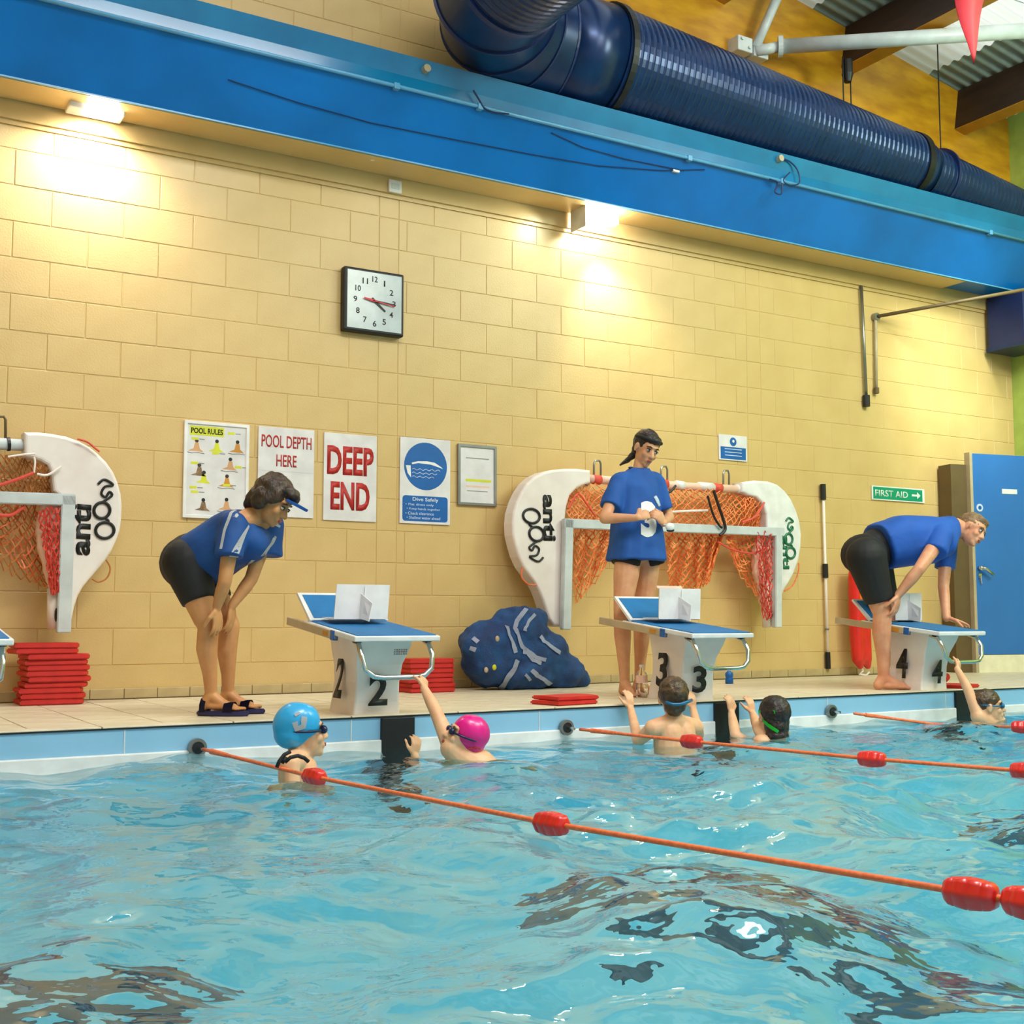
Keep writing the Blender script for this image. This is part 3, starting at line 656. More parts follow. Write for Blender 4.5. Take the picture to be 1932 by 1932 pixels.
# navy box duct at the right end, door
t = thing('navy_duct_drop', 'dark navy square duct end at the top right of the back wall', 'duct', P(1914, 630, 7.3))
a = P(1896, 592, 7.35); c = P(1975, 668, 7.35); b = nb(); box(b, (a.x, 7.15, c.z), (XR-.01, 7.55, a.z+.2), bev=.01); obj('casing', b, M['navy2'], t); b = nb(); box(b, (a.x-.012, 7.14, c.z-.015), (XR-.005, 7.56, c.z+.02)); obj('flange', b, M['navy'], t)
# ---- door: open leaf standing off the end wall
D0 = PZ(1843, 1262, 0); D0 = V((9.62, 7.36, 0)); D1 = V((10.72, 7.02, 0))
D0 = P(1842, 1262, 7.33); D0.z = 0
dd = (P(1990, 1262, 7.15)-D0); dd.z = 0; Ld = dd.length; dd.normalize(); nn = V((dd.y, -dd.x, 0)) # toward the pool
dr = thing('door_1', 'blue door leaf with chrome lever standing open at the right', 'door', D0); del dr['category']; struct(dr)
hz0 = P(1842, 1235, D0.y).z; hz1 = P(1828, 855, D0.y).z
m4 = mtx(D0, dd, (0, 0, 1))   # local: x along leaf, y up, z toward pool
b = nb(); box(b, (0.03, hz0, -.05), (Ld, hz1, 0), m4, bev=0); leaf = obj('door_leaf', b, M['door'], dr)
b = nb(); box(b, (0, 0, -.07), (.03, hz1+.01, .002), m4); obj('leaf_edge', b, M['rail'], dr)
b = nb(); box(b, (.03, 0, -.05), (Ld, hz0-.005, .004), m4); obj('kick_plate', b, M['cream'], dr)
b = nb(); box(b, (-.17, 0, -.22), (-.0, hz1-.10, -.05), m4); obj('door_shadow_post', b, M['darkbrown'], dr)  # brown post standing in for the door's shadow on the wall
def dl(px, py):
    q = P(px, py, D0.y-.02); v = q-D0; return v.dot(dd), q.z
u, z = dl(1894, 929); b = nb(); box(b, (u-.085, z-.022, 0), (u+.085, z+.022, .005), m4); obj('name_plate', b, M['white'], dr)
u, z = dl(1848, 958); b = nb(); cyl(b, m4@V((u, z, 0)), m4@V((u, z, .006)), .036, 20); rs = obj('roundel', b, M['bagw'], dr); b = nb(); cyl(b, m4@V((u, z, .006)), m4@V((u, z, .008)), .018, 16); obj('roundel_mark', b, M['signblue'], rs)
u, z = dl(1848, 1072); b = nb(); cyl(b, m4@V((u, z, 0)), m4@V((u, z, .05)), .02, 12); tube(b, [m4@V((u, z, .05)), m4@V((u+.03, z-.005, .055)), m4@V((u+.11, z-.06, .055))], .014, 8); obj('door_handle', b, M['steel'], dr, smooth=True)
b = nb(); box(b, (u-.015, z-.09, 0), (u+.02, z-.05, .012), m4); tube(b, [m4@V((u, z-.07, .02)), m4@V((u+.01, z-.14, .02))], .007, 6); obj('key', b, M['steel'], dr)
# ================================================================== GOALS ON THE WALL
def outl(pts, Y): return [P(x, y, Y) for x, y in pts]
def smooth_closed(pts, n=4):
    out = []; N = len(pts)
    for i in range(N):
        p0, p1, p2, p3 = pts[i-1], pts[i], pts[(i+1) % N], pts[(i+2) % N]
        for k in range(n):
            t = k/n; out.append(tuple(.5*((2*p1[j])+(-p0[j]+p2[j])*t+(2*p0[j]-5*p1[j]+4*p2[j]-p3[j])*t*t+(-p0[j]+3*p1[j]-3*p2[j]+p3[j])*t**3) for j in range(2)))
    return out
def smooth_open(pts, n=5):
    out = []; N = len(pts)
    for i in range(N-1):
        p0, p1, p2, p3 = pts[max(i-1, 0)], pts[i], pts[i+1], pts[min(i+2, N-1)]
        for k in range(n):
            t = k/n; out.append(tuple(.5*((2*p1[j])+(-p0[j]+p2[j])*t+(2*p0[j]-5*p1[j]+4*p2[j]-p3[j])*t*t+(-p0[j]+3*p1[j]-3*p2[j]+p3[j])*t**3) for j in range(2)))
    out.append(pts[-1]); return out
def slab(name, pts, Y, th, Mx, parent, bev=.02):
    b = nb(); prism(b, outl(pts, Y), (0, th, 0))
    es = [e for e in b.edges if abs(e.verts[0].co.y-e.verts[1].co.y) < 1e-5 and min(e.verts[0].co.y, e.verts[1].co.y) < Y+1e-4]
    if bev:
        bmesh.ops.bevel(b, geom=es, offset=bev, segments=3, affect='EDGES', profile=.5, clamp_overlap=True)
    o = obj(name, b, Mx, parent); 
    return o
YG = 7.36
def goggle(parent, base, ex, ey, sc, Mx, Y):
    # two lens rings joined by a bridge and a strap squiggle: ex along writing direction (pixels), ey across
    def q(u, v): return P(base[0]+ex[0]*u*sc+ey[0]*v*sc, base[1]+ex[1]*u*sc+ey[1]*v*sc, Y)
    b = nb()
    tube(b, [q(.30+.26*math.cos(a), 0+.30*math.sin(a)) for a in [2*PI*k/24 for k in range(24)]], .010, 6, close=True)
    tube(b, [q(.95+.26*math.cos(a), -.12+.26*math.sin(a)) for a in [2*PI*k/24 for k in range(24)]], .010, 6, close=True)
    tube(b, [q(.5, .12), q(.62, .1), q(.72, -.02)], .008, 6)
    tube(b, [q(*uv) for uv in smooth_open([(1.18, -.18), (1.42, .18), (1.55, .1), (1.38, -.02), (1.5, -.16), (1.72, -.05), (1.76, .2), (1.86, .12), (1.95, -.1), (1.8, -.28)], 4)], .008, 6)
    obj('goggle_logo', b, Mx, parent)
def net(name, parent, top, bot, Y0, Y1, nu, nv, r, Mx, sag=.03, seed=0, fold=6):
    """diamond mesh net hung between two polylines given in photo columns"""
    rr = random.Random(seed); b = nb()
    def lerp(pl, t):
        f = t*(len(pl)-1); i = min(int(f), len(pl)-2); f -= i; return (pl[i][0]*(1-f)+pl[i+1][0]*f, pl[i][1]*(1-f)+pl[i+1][1]*f)
    G = {}
    for i in range(nu+1):
        for j in range(nv+1):
            if (i+j) % 2: continue
            a = lerp(top, i/nu); c = lerp(bot, i/nu); t = j/nv
            x = a[0]*(1-t)+c[0]*t + rr.uniform(-2.2, 2.2); y = a[1]*(1-t)+c[1]*t + rr.uniform(-2.5, 2.5)
            Y = Y0+(Y1-Y0)*(.5+.5*math.sin(i/nu*PI*fold + j*.35)) ; G[i, j] = P(x, y, Y)
    def seg(p, q):
        d = q-p; s, t, _ = frame(d); A = []; B = []
        for k in range(3):
            o = (s*math.cos(2*PI*k/3)+t*math.sin(2*PI*k/3))*r; A.append(b.verts.new(p+o)); B.append(b.verts.new(q+o))
        for k in range(3): b.faces.new((A[k], A[(k+1) % 3], B[(k+1) % 3], B[k]))
    for (i, j), p in G.items():
        for di in (1, -1):
            if (i+di, j+1) in G: seg(p, G[i+di, j+1])
    o = obj(name, b, Mx, parent); o['kind'] = 'stuff'; return o
# ---- right goal
g = thing('water_polo_goal', 'folded goal with bright orange net hung behind the standing woman', 'goal', (5.9, 7.4, .45), group='goals hung on the wall')
fl_l = [(1115, 887), (1090, 884), (1066, 884), (1044, 886), (1026, 890), (1008, 899), (994, 912), (983, 929), (975, 947), (969, 967), (967, 988), (968, 1010), (973, 1031), (979, 1051), (988, 1070), (999, 1085), (1010, 1100), (1018, 1115), (1025, 1133), (1031, 1152), (1037, 1168), (1046, 1180), (1060, 1183), (1066, 1170), (1066, 1100), (1066, 1040), (1066, 990), (1070, 955), (1076, 935), (1089, 921), (1104, 914), (1115, 911)]
flo = slab('float', fl_l, YG, .12, M['whitewarm'], g)
fl_r = [(1400, 910), (1425, 906), (1451, 908), (1468, 914), (1482, 926), (1494, 942), (1503, 962), (1510, 984), (1513, 1008), (1512, 1032), (1508, 1056), (1500, 1080), (1490, 1098), (1481, 1112), (1474, 1130), (1468, 1160), (1464, 1183), (1458, 1183), (1452, 1120), (1452, 1040), (1447, 1000), (1447, 970), (1440, 950), (1428, 938), (1412, 934), (1402, 928)]
flr = slab('float', fl_r, YG, .12, M['white'], g)
P1_ = P(1072, 985, YG-.04)
def post(parent, name, x0, y0, x1, y1, wpx, Y, dep=.05, Mx=None):
    a = P(x0, y0, Y); c = P(x1, y1, Y); hw_ = wpx/2/FP*(Y/ (FW+RT*((x0-966)/FP)-UP*((y0-966)/FP)).y)
    d = (c-a).normalized(); s = V((0, 1, 0)).cross(d).normalized()
    b = nb(); prism(b, [a-s*hw_-d*hw_*.0, a+s*hw_, c+s*hw_, c-s*hw_], (0, dep, 0)); bmesh.ops.bevel(b, geom=b.edges[:], offset=.005, segments=2, affect='EDGES'); return obj(name, b, Mx or M['grey'], parent)
post(g, 'post', 1075, 979, 1070, 1188, 19, YG-.06); post(g, 'crossbar', 1066, 987, 1481, 1004, 18, YG-.06); post(g, 'post', 1470, 996, 1470, 1184, 16, YG-.06)
b = nb(); tube(b, [P(1108, 903, YG+.06), P(1200, 911, YG+.06), P(1300, 918, YG+.06), P(1408, 924, YG+.06)], .032, 12); obj('top_tube', b, M['pink'], g, smooth=True)
for k in range(8):
    x = 1118+k*38 + (k % 3)*5; y = 904+(x-1118)*.068; b = nb(); a = P(x, y, YG+.06); a2 = P(x+(26 if k % 2 else 14), y+2, YG+.06); tube(b, [a, a2], .036, 12); obj('wrap', b, M['white'] if k % 3 else M['netr'], g, smooth=True)
net('net', g, [(1066, 925), (1120, 912), (1250, 918), (1340, 922), (1402, 930), (1440, 950)], [(1072, 978), (1120, 984), (1250, 990), (1340, 992), (1402, 994), (1446, 1000)], YG-.0, YG+.08, 58, 10, .0042, M['net'], seed=1)
net('net', g, [(1082, 990), (1110, 990), (1140, 992), (1152, 992)], [(1084, 1138), (1100, 1128), (1132, 1086), (1160, 1040)], YG+.0, YG+.10, 18, 16, .0045, M['net'], seed=2)
net('net', g, [(1086, 992), (1110, 990), (1140, 992), (1160, 992)], [(1080, 1110), (1108, 1112), (1126, 1070), (1170, 1050)], YG+.03, YG+.12, 14, 14, .0045, M['net'], seed=12)
for s_ in (3, 13): net('net', g, [(1255, 995), (1300, 996), (1340, 998), (1372, 1000)], [(1262, 1108+s_), (1310, 1114), (1338, 1100), (1352, 1040)], YG+.0, YG+.12, 26, 18, .0045, M['net'], seed=s_, fold=9)
for s_ in (4, 14): net('net', g, [(1370, 1000), (1400, 1002), (1430, 1004), (1440, 1004)], [(1372, 1022), (1392, 1072+s_), (1428, 1128), (1446, 1160)], YG+.0, YG+.10, 16, 14, .0045, M['net'], seed=s_)
net('net_lining', g, [(1072, 928), (1250, 920), (1402, 932), (1440, 952)], [(1074, 980), (1250, 992), (1402, 996), (1444, 1002)], YG+.05, YG+.12, 90, 14, .004, M['net'], seed=6, fold=14)
b = nb(); 
for pts, rr_ in (([(1432, 1008), (1428, 1040), (1430, 1080), (1438, 1120), (1444, 1150), (1448, 1165)], [.03, .045, .05, .045, .035, .02]), ([(1450, 1004), (1450, 1050), (1452, 1100), (1452, 1160)], [.02, .03, .03, .02])):
    tube(b, [P(x, y, YG+.02) for x, y in pts], rr_, 10)
bun = blob('float_bundle', b, M['pink'], g, .012, 3, disp=.012, dscale=30)
net('net', g, [(1424, 1004), (1440, 1002), (1458, 1004)], [(1438, 1160), (1448, 1170), (1456, 1168)], YG-.07, YG-.03, 10, 22, .005, M['netr'], seed=5)
b = nb(); tube(b, [P(1444, 1100, YG+.02), P(1446, 1184, YG+.02)], .032, 12); flt = obj('lower_float', b, M['whitewarm'], g, smooth=True)
b = nb(); q = P(1453, 1160, YG-.02); ell(b, q, (.02, .02, .03), seg=10); obj('knob', b, M['black'], flt)
for pts, r_, mm, nm in (([(1335, 935), (1345, 970), (1356, 990), (1362, 996)], .009, 'black', 'strap'), ([(1346, 925), (1356, 955), (1366, 985), (1368, 1000), (1358, 1010)], .012, 'black', 'strap'), ([(1262, 966), (1300, 964), (1335, 963)], .009, 'whitewarm', 'cord'), ([(1072, 960), (1090, 932), (1108, 952), (1124, 975)], .007, 'netr', 'cord'), ([(1354, 1022), (1380, 1036), (1420, 1044), (1448, 1030)], .008, 'netr', 'cord'), ([(1400, 985), (1425, 975), (1442, 948)], .008, 'netr', 'cord'), ([(986, 1070), (984, 1088), (996, 1102), (1012, 1104)], .006, 'rope', 'cord'), ([(1507, 1062), (1506, 1080), (1495, 1105), (1480, 1115)], .006, 'rope', 'cord'), ([(1240, 915), (1260, 930), (1275, 916)], .010, 'black', 'strap')):
    b = nb(); tube(b, [P(x, y, YG-.08 if mm == 'black' else YG-.02) for x, y in smooth_open(pts, 4)], r_, 7); obj(nm, b, M[mm], g)
def lay(s, px, py, rdir, udir, w, h, Mx, parent, Y, mirror=False):
    b = textmesh(s, w, h, ext=.002, bold=.035)
    if mirror:
        for v in b.verts: v.co.x *= -1
        bmesh.ops.reverse_faces(b, faces=b.faces)
    bmesh.ops.transform(b, matrix=mtx(P(px, py, Y), rdir, udir), verts=b.verts); return obj('lettering', b, Mx, parent)
lay('anti', 1036, 977, (0.02, 0, -1), (1, 0, .02), .335, .105, M['black'], flo, YG-.002)
goggle(flo, (1001, 958), (0.1, 1), (-1, .0), 52, M['black'], YG-.004)
M['dgreen'] = mat('lettering_green', (10, 110, 70), .5)
lay('anti', 1483, 1042, (0.0, 0, 1), (1, 0, 0), .28, .07, M['dgreen'], flr, YG-.002, mirror=True)
goggle(flr, (1492, 1055), (-.02, -1), (.7, 0), 40, M['dgreen'], YG-.004)
# ---- left goal
g2 = thing('water_polo_goal', 'goal with dull brown net hung at the left edge of the wall', 'goal', (1.3, 7.4, .45), group='goals hung on the wall')
del g['group']; del g2['group']
fl2 = [(46, 815), (72, 815), (99, 818), (126, 823), (150, 832), (170, 843), (186, 856), (202, 872), (215, 891), (223, 910), (229, 932), (231, 955), (230, 979), (227, 1000), (221, 1018), (211, 1040), (199, 1058), (184, 1076), (169, 1093), (157, 1108), (148, 1124), (141, 1145), (137, 1165), (132, 1188), (118, 1188), (118, 1100), (118, 1000), (117, 940), (101, 926), (99, 908), (97, 890), (91, 877), (78, 869), (64, 864), (47, 860)]
flo2 = slab('float', fl2, YG, .12, M['whitewarm'], g2)
post(g2, 'crossbar', -220, 931, 143, 943, 24, YG-.06); post(g2, 'post', 130, 934, 121, 1194, 25, YG-.06)
b = nb(); tube(b, [P(-200, 826, YG+.06), P(46, 840, YG+.06)], .034, 14); obj('top_tube', b, M['grey'], g2, smooth=True)
b = nb(); tube(b, [P(13, 838, YG+.06), P(19, 838, YG+.06)], .040, 14); obj('strap', b, M['black'], g2)
for s_ in (21, 22): net('net', g2, [(-200, 860), (-60, 850), (30, 862), (95, 880)], [(-200, 930), (-60, 926), (40, 930), (100, 934)], YG+.02, YG+.08, 50, 8, .0032, M['netb'], seed=s_)
for s_ in (23,): net('net', g2, [(-120, 945), (-30, 945), (30, 948), (70, 950)], [(-120, 1060), (-20, 1050), (25, 1090), (96, 1112)], YG+.02, YG+.10, 22, 12, .0042, M['netb'], seed=s_, fold=4)
net('net', g2, [(-60, 945), (20, 945), (60, 948), (98, 950)], [(-40, 1030), (20, 1050), (60, 1095), (98, 1116)], YG+.04, YG+.12, 16, 12, .0042, M['rope'], seed=33, fold=4)
b = nb(); tube(b, [P(x, y, YG+.02) for x, y in ((84, 950), (80, 985), (84, 1030), (94, 1070), (100, 1110), (102, 1125))], [.02, .04, .045, .04, .03, .02], 12)
for dx in (14, 26): tube(b, [P(x+dx, y, YG+.02) for x, y in ((84, 950), (82, 985), (82, 1030), (84, 1070), (84, 1110))], .024, 8)
blob('float_bundle', b, M['pink'], g2, .012, 3, disp=.008, dscale=30)
net('net', g2, [(72, 962), (92, 955), (114, 960)], [(96, 1118), (102, 1124), (110, 1118)], YG-.06, YG-.04, 10, 18, .006, M['netr'], seed=24)
b = nb(); tube(b, [P(101, 1110, YG+.02), P(101, 1186, YG+.02)], .036, 12); lf = obj('lower_float', b, M['whitewarm'], g2, smooth=True)
b = nb(); q = P(106, 1160, YG-.02); ell(b, q, (.010, .02, .04), seg=10); obj('knob', b, M['black'], lf)
for pts, r_, mm in (([(0, 915), (30, 905), (64, 892)], .010, 'netr'), ([(64, 892), (66, 872), (64, 862)], .006, 'whitewarm'), ([(15, 862), (40, 858), (66, 856)], .006, 'whitewarm'), ([(70, 894), (90, 896), (116, 880)], .007, 'whitewarm'), ([(-10, 970), (20, 972), (46, 956)], .010, 'netr'), ([(146, 828), (165, 834), (180, 846), (188, 852)], .006, 'netr'), ([(200, 1056), (208, 1072), (202, 1090), (186, 1098), (174, 1092)], .005, 'netb')):
    b = nb(); tube(b, [P(x, y, YG-.03) for x, y in smooth_open(pts, 4)], r_, 7); obj('cord', b, M[mm], g2)
lay('anti', 153, 999, (0.0, 0, 1), (-1, 0, .04), .30, .11, M['black'], flo2, YG-.002)
goggle(flo2, (197, 1018), (.04, -1), (1, .0), 58, M['black'], YG-.004)
# hooks
for i, (x, y0, y1, w_, lab) in enumerate(((1127, 869, 905, 13, 'grey looped hook at the upper left of the orange goal'), (1253, 880, 912, 12, 'grey looped hook just right of the standing woman'), (1370, 888, 922, 11, 'grey looped hook under the small safety sign'), (2, 786, 830, 17, 'dark looped hook at the left edge over the brown net'))):
    t = thing('wall_hook', lab, 'hook', P(x, y0, YW)); Yh = YG+.10; b = nb()
    top = [(x-w_/2, y1+8), (x-w_/2, y0+6), (x-w_*.3, y0), (x+w_*.3, y0), (x+w_/2, y0+6), (x+w_/2, y1+8)]
    tube(b, [P(a, c, Yh) for a, c in top], .008, 8); obj('loop', b, M['dsteel'] if i < 3 else M['darkbrown'], t, smooth=True)
    q = P(x, y1, Yh); b = nb(); cyl(b, q, (q.x, YW-.005, q.z), .009, 8); obj('arm', b, M['dsteel'], t); b = nb(); cyl(b, (q.x, YW-.012, q.z), (q.x, YW-.002, q.z), .03, 12); obj('wall_plate', b, M['dsteel'], t)
# rescue tube hanging at right
Yt = 7.5; t = thing('rescue_tube', 'long red rescue tube hanging on the wall behind the bending man', 'rescue float', P(1625, 1270, Yt))
b = nb(); pts = [(1612, 1060), (1614, 1120), (1617, 1180), (1619, 1240)]
for dx in (0, 14): tube(b, [P(x+dx, y, Yt-.05) for x, y in ((1612, 1062), (1613, 1090), (1614, 1140), (1616, 1200), (1619, 1245), (1625, 1262))], [.04, .06, .062, .062, .055, .02], 14)
blob('float', b, M['redf'], t, .012, 4)
b = nb(); box(b, P(1624, 1150, Yt-.12), P(1634, 1075, Yt-.115)+V((0, .02, 0))); obj('label_patch', b, mat('orange_print', (250, 110, 20), .5), t)
b = nb(); tube(b, [P(1626, 1260, Yt-.05), P(1628, 1266, Yt-.05), P(1622, 1272, Yt-.05), P(1634, 1274, Yt-.05), P(1640, 1268, Yt-.05)], .009, 8); obj('tow_line', b, M['whitewarm'], t)
# ================================================================== STARTING BLOCKS
def numeral_on(s, a, r, u, w_, h_, parent): return text(s, a, r, u, w_, h_, M['black'], parent, 'numeral', ext=.0015, bold=.03)
def starting_block(X, num, lab):
    t = thing('starting_block', lab, 'starting block', (X, 5.9, 0), group=None)
    # pedestal: loft of sections (z, x0, x1, yfront, yback)
    secs = [(0, -.125, .135, 5.70, 6.02), (.06, -.118, .13, 5.70, 6.01), (.16, -.115, .125, 5.685, 5.98), (.25, -.125, .13, 5.66, 5.965), (.33, -.14, .15, 5.625, 5.965), (.385, -.15, .165, 5.60, 5.97)]
    b = nb(); rings = []
    for z, x0, x1, yf, yb in secs: rings.append([b.verts.new((X+x, y, z + (.045*(y-5.6)/.37 if z > .38 else 0))) for x, y in ((x0, yf), (x1, yf), (x1, yb), (x0, yb))])
    for i in range(len(rings)-1):
        for k in range(4): b.faces.new((rings[i][k], rings[i][(k+1) % 4], rings[i+1][(k+1) % 4], rings[i+1][k]))
    b.faces.new(rings[0][::-1]); b.faces.new(rings[-1])
    es = [e for e in b.edges if abs(e.verts[0].co.z-e.verts[1].co.z) > .02]
    bmesh.ops.bevel(b, geom=es, offset=.012, segments=3, affect='EDGES', profile=.5)
    ped = obj('pedestal', b, M['whitewarm'], t)
    # platform, tilted down to the water
    ang_ = math.atan2(.475-.40, 6.12-5.45)
    m4 = Matrix.Translation((X, 5.45, .397)) @ Matrix.Rotation(ang_, 4, 'X')
    b = nb(); box(b, (-.23, 0, -.028), (.235, .68, 0), m4, bev=.006); pl = obj('platform', b, M['white'], t)
    b = nb(); box(b, (-.212, .012, -.002), (.217, .66, .005), m4, bev=.002); obj('grip_surface', b, M['mat'], pl)
    # kick plate
    m5 = m4 @ Matrix.Translation((0, .60, .012)) @ Matrix.Rotation(math.radians(40), 4, 'X')
    b = nb(); prism(b, [m5@V(p) for p in ((-.225, 0, 0), (.225, 0, 0), (.20, .20, 0), (-.245, .20, 0))], (m5.to_3x3()@V((0, 0, -.016)))); kp = obj('kick_plate', b, M['white'], t)
    b = nb(); prism(b, [m5@V(p) for p in ((-.20, .014, .003), (.20, .014, .003), (.18, .182, .003), (-.222, .182, .003))], (m5.to_3x3()@V((0, 0, -.002)))); obj('grip_surface', b, M['mat'], kp)
    # slide rails
    for sx in (-.235, .215):
        b = nb(); box(b, (sx, .25, -.05), (sx+.022, .92, -.006), m4, bev=.004); rl = obj('slide_rail', b, M['rail'], t)
        b = nb(); box(b, (sx-.002, .25, -.052), (sx+.024, .29, -.004), m4); obj('end_cap', b, M['signblue'], rl)
        b = nb(); box(b, (sx-.003, .33, -.04), (sx+.0, .39, -.016), m4); obj('sticker', b, M['under'], rl)
    # chrome backstroke rail
    zt = .375; pts = [(X-.185, 5.56, zt), (X-.187, 5.50, zt-.02), (X-.188, 5.46, .30), (X-.175, 5.45, .235), (X-.13, 5.445, .203), (X-.08, 5.445, .196), (X+.10, 5.445, .196), (X+.145, 5.445, .203), (X+.185, 5.45, .235), (X+.195, 5.46, .30), (X+.195, 5.50, zt-.02), (X+.195, 5.56, zt)]
    b = nb(); tube(b, pts, .013, 12); obj('hand_rail', b, M['steel'], t, smooth=True)
    for sx in (-.186, .195): b = nb(); cyl(b, (X+sx, 5.52, zt-.01), (X+sx, 5.52, zt+.012), .022, 12); obj('rail_mount', b, M['band'], t)
    # numerals on the left side and on the front
    if num:
        a = V((X-.128, 5.845, .185)); numeral_on(num, a+V((-.012, 0, 0)), (0, -1, 0), (.12, 0, 1), .10, .215, ped)
        a = V((X-.005, 5.668, .125)); numeral_on(num, a+V((0, -.005, 0)), (1, 0, 0), (0, -.10, 1), .105, .16, ped)
    return t
for X, n, lab in ((.605, '1', 'starting block cut off at the left edge of the photo'), (2.605, '2', 'white starting block numbered 2 right of the bending woman'), (4.68, '3', 'white starting block numbered 3 beside the standing woman'), (6.745, '4', 'white starting block numbered 4 under the man bending over')):
    starting_block(X, n, lab)
# mesh print on block 2
b = nb()
for i in range(9):
    for j in range(5):
        if i < 3 and j > 1: continue
        box(b, (2.63+i*.013, 5.6235, .345-j*.011), (2.636+i*.013, 5.630, .350-j*.011))
pm = obj('vent_pattern', b, M['dsteel'], None); pm['kind'] = 'stuff'
for o in bpy.data.objects:
    if o.name.startswith('starting_block') and abs(o.location.x-2.605) < .01: par(pm, o)
# lap counters: folded white cards
def card(px0, px1, pyt, pyb, Y, lab, lean=14):
    a = P(px0, pyb, Y); c = P(px1, pyb, Y); h_ = P(px0, pyt, Y).z-a.z; w_ = c.x-a.x
    t = thing('lane_card', lab, 'card', a); r = V((1, 0, 0)); u = V((.12, .10, 1)).normalized()
    b = nb(); n = r.cross(u).normalized(); prism(b, [a, a+r*w_, a+r*w_+u*h_, a+u*h_], n*-.006); obj('front_panel', b, M['paper'], t)
    b = nb(); mid = a+r*w_*.46; prism(b, [mid+u*.005, mid+V((.01, -.10, -.012)), mid+V((.035, -.085, .06))+u*h_*.12, mid+u*h_*.74, ], V((.005, 0, 0))); obj('fin', b, M['paper'], t)
    b = nb(); prism(b, [a+r*w_*.52+n*.004, a+r*w_*.54+n*.004, a+r*w_*.54+u*h_*.95+n*.004, a+r*w_*.52+u*h_*.95+n*.004], n*.003); obj('rib', b, M['white'], t)
    b = nb(); prism(b, [a+V((0, .02, 0)), a+r*w_+V((0, .02, 0)), a+r*w_+V((0, .16, .01)), a+V((0, .16, .01))], (0, 0, -.004)); obj('foot_panel', b, M['paper'], t)
    return t, a, r, u, w_, h_
card(630, 731, 1101, 1168, 5.88, 'folded white lap card on the block right of the bending woman')
t, a, r, u, w_, h_ = card(1243, 1321, 1109, 1168, 5.88, 'folded white lap card with a pink strip, beside the standing woman')
b = nb(); prism(b, [a+u*h_+r*.0+V((0, .02, 0)), a+u*h_+r*w_*.6+V((0, .02, 0)), a+u*h_*1.09+r*w_*.6+V((0, .03, 0)), a+u*h_*1.09+V((0, .03, 0))], (0, .003, 0)); obj('header_strip', b, M['pink'], t)
card(1690, 1740, 1118, 1170, 5.95, 'folded white lap card behind the knee of the bending man')
# ================================================================== KICKBOARDS
def board(L, Wd, T, name='kickboard'):
    b = nb(); pts = [(-L/2, -Wd/2), (L/2-.06, -Wd/2)]
    for k in range(1, 7): a = -PI/2+PI*k/7; pts.append((L/2-.06+.06*math.cos(a), Wd/2*math.sin(a)))
    pts += [(L/2-.06, Wd/2), (-L/2, Wd/2), (-L/2+.012, 0)]
    prism(b, [(x, y, 0) for x, y in pts], (0, 0, T)); bmesh.ops.bevel(b, geom=[e for e in b.edges if abs(e.verts[0].co.z-e.verts[1].co.z) < 1e-6], offset=.006, segments=2, affect='EDGES')
    b.normal_update(); me = bpy.data.meshes.new(name); b.to_mesh(me); b.free(); me.materials.append(M['red']); return me
kb = board(.36, .26, .0295)
def put(x, y, z, rz_, lab, grp, me=kb, tilt=(0, 0)):
    o = bpy.data.objects.new('kickboard', me); COL.objects.link(o); o.location = (x, y, z); o.rotation_euler = (tilt[0], tilt[1], rz_); tag(o, lab, 'kickboard', grp); return o
rr = random.Random(3)
W_ = ['bottom board', 'second from bottom', 'third from bottom', 'fourth from bottom', 'fifth from bottom']; T_ = ['top board', 'second from top', 'third from top', 'fourth from top', 'fifth from top']
ORD = {11: W_+['middle board']+T_[::-1], 7: W_[:3]+['middle board']+T_[:3][::-1]}
for i in range(11):
    x = 1.345 + (rr.uniform(-.012, .012)) + (.02 if 2 < i < 9 else 0) - (.045 if i > 8 else 0)
    put(x, 7.36+rr.uniform(-.01, .01), .001+i*.0315, rr.uniform(-.07, .07), 'red kickboard, %s of the left pile' % ORD[11][i], 'kickboards in the left pile')
for i in range(7): put(3.70+rr.uniform(-.008, .008), 7.30, .001+i*.0315, rr.uniform(-.04, .04), 'red kickboard, %s of the pile behind the second block' % ORD[7][i], 'kickboards in the middle pile')
me3 = board(.34, .24, .022)
q = PZ(1096, 1331, 0); put(q.x, 5.84, .001, .15, 'lower red kickboard of two lying by the bottle', None, me3); put(q.x+.03, 5.87, .0245, .10, 'upper red kickboard of two lying by the bottle', None, me3)
put(7.13, 5.83, .001, .3, 'red kickboard lying right of block number 4', None, me3); 
o = put(6.93, 5.80, .024, -.1, 'small red kickboard leaning up at the front foot of block number 4', None, board(.16, .12, .03), (0, -.5)); o.location.z = .045
# ================================================================== BAG
Yb_ = 7.28; t = thing('mesh_bag', 'bulging blue mesh bag with pale straps slumped against the wall', 'bag', P(985, 1300, Yb_))
b = nb()
for px, py, rx, rz_, ry in ((930, 1232, 58, 62, .20), (985, 1210, 48, 62, .18), (1020, 1245, 60, 55, .19), (965, 1180, 36, 34, .13), (1000, 1170, 30, 26, .12), (1060, 1268, 38, 34, .16), (900, 1215, 32, 34, .14), (985, 1270, 75, 34, .2), (1085, 1283, 24, 16, .1)):
    q = P(px, py, Yb_); k = q.y/ (FW+RT*((px-966)/FP)-UP*((py-966)/FP)).y/FP*1.06; ell(b, q, (rx*k*1.02, ry, rz_*k))
bag = blob('sack', b, M['bagm'], t, .02, 5, disp=.035, dscale=7)
for v in bag.data.vertices:
    v.co += v.normal*.012*noise.noise(v.co*22); v.co.z = max(v.co.z, .004); v.co.y = min(v.co.y, YW-.01)
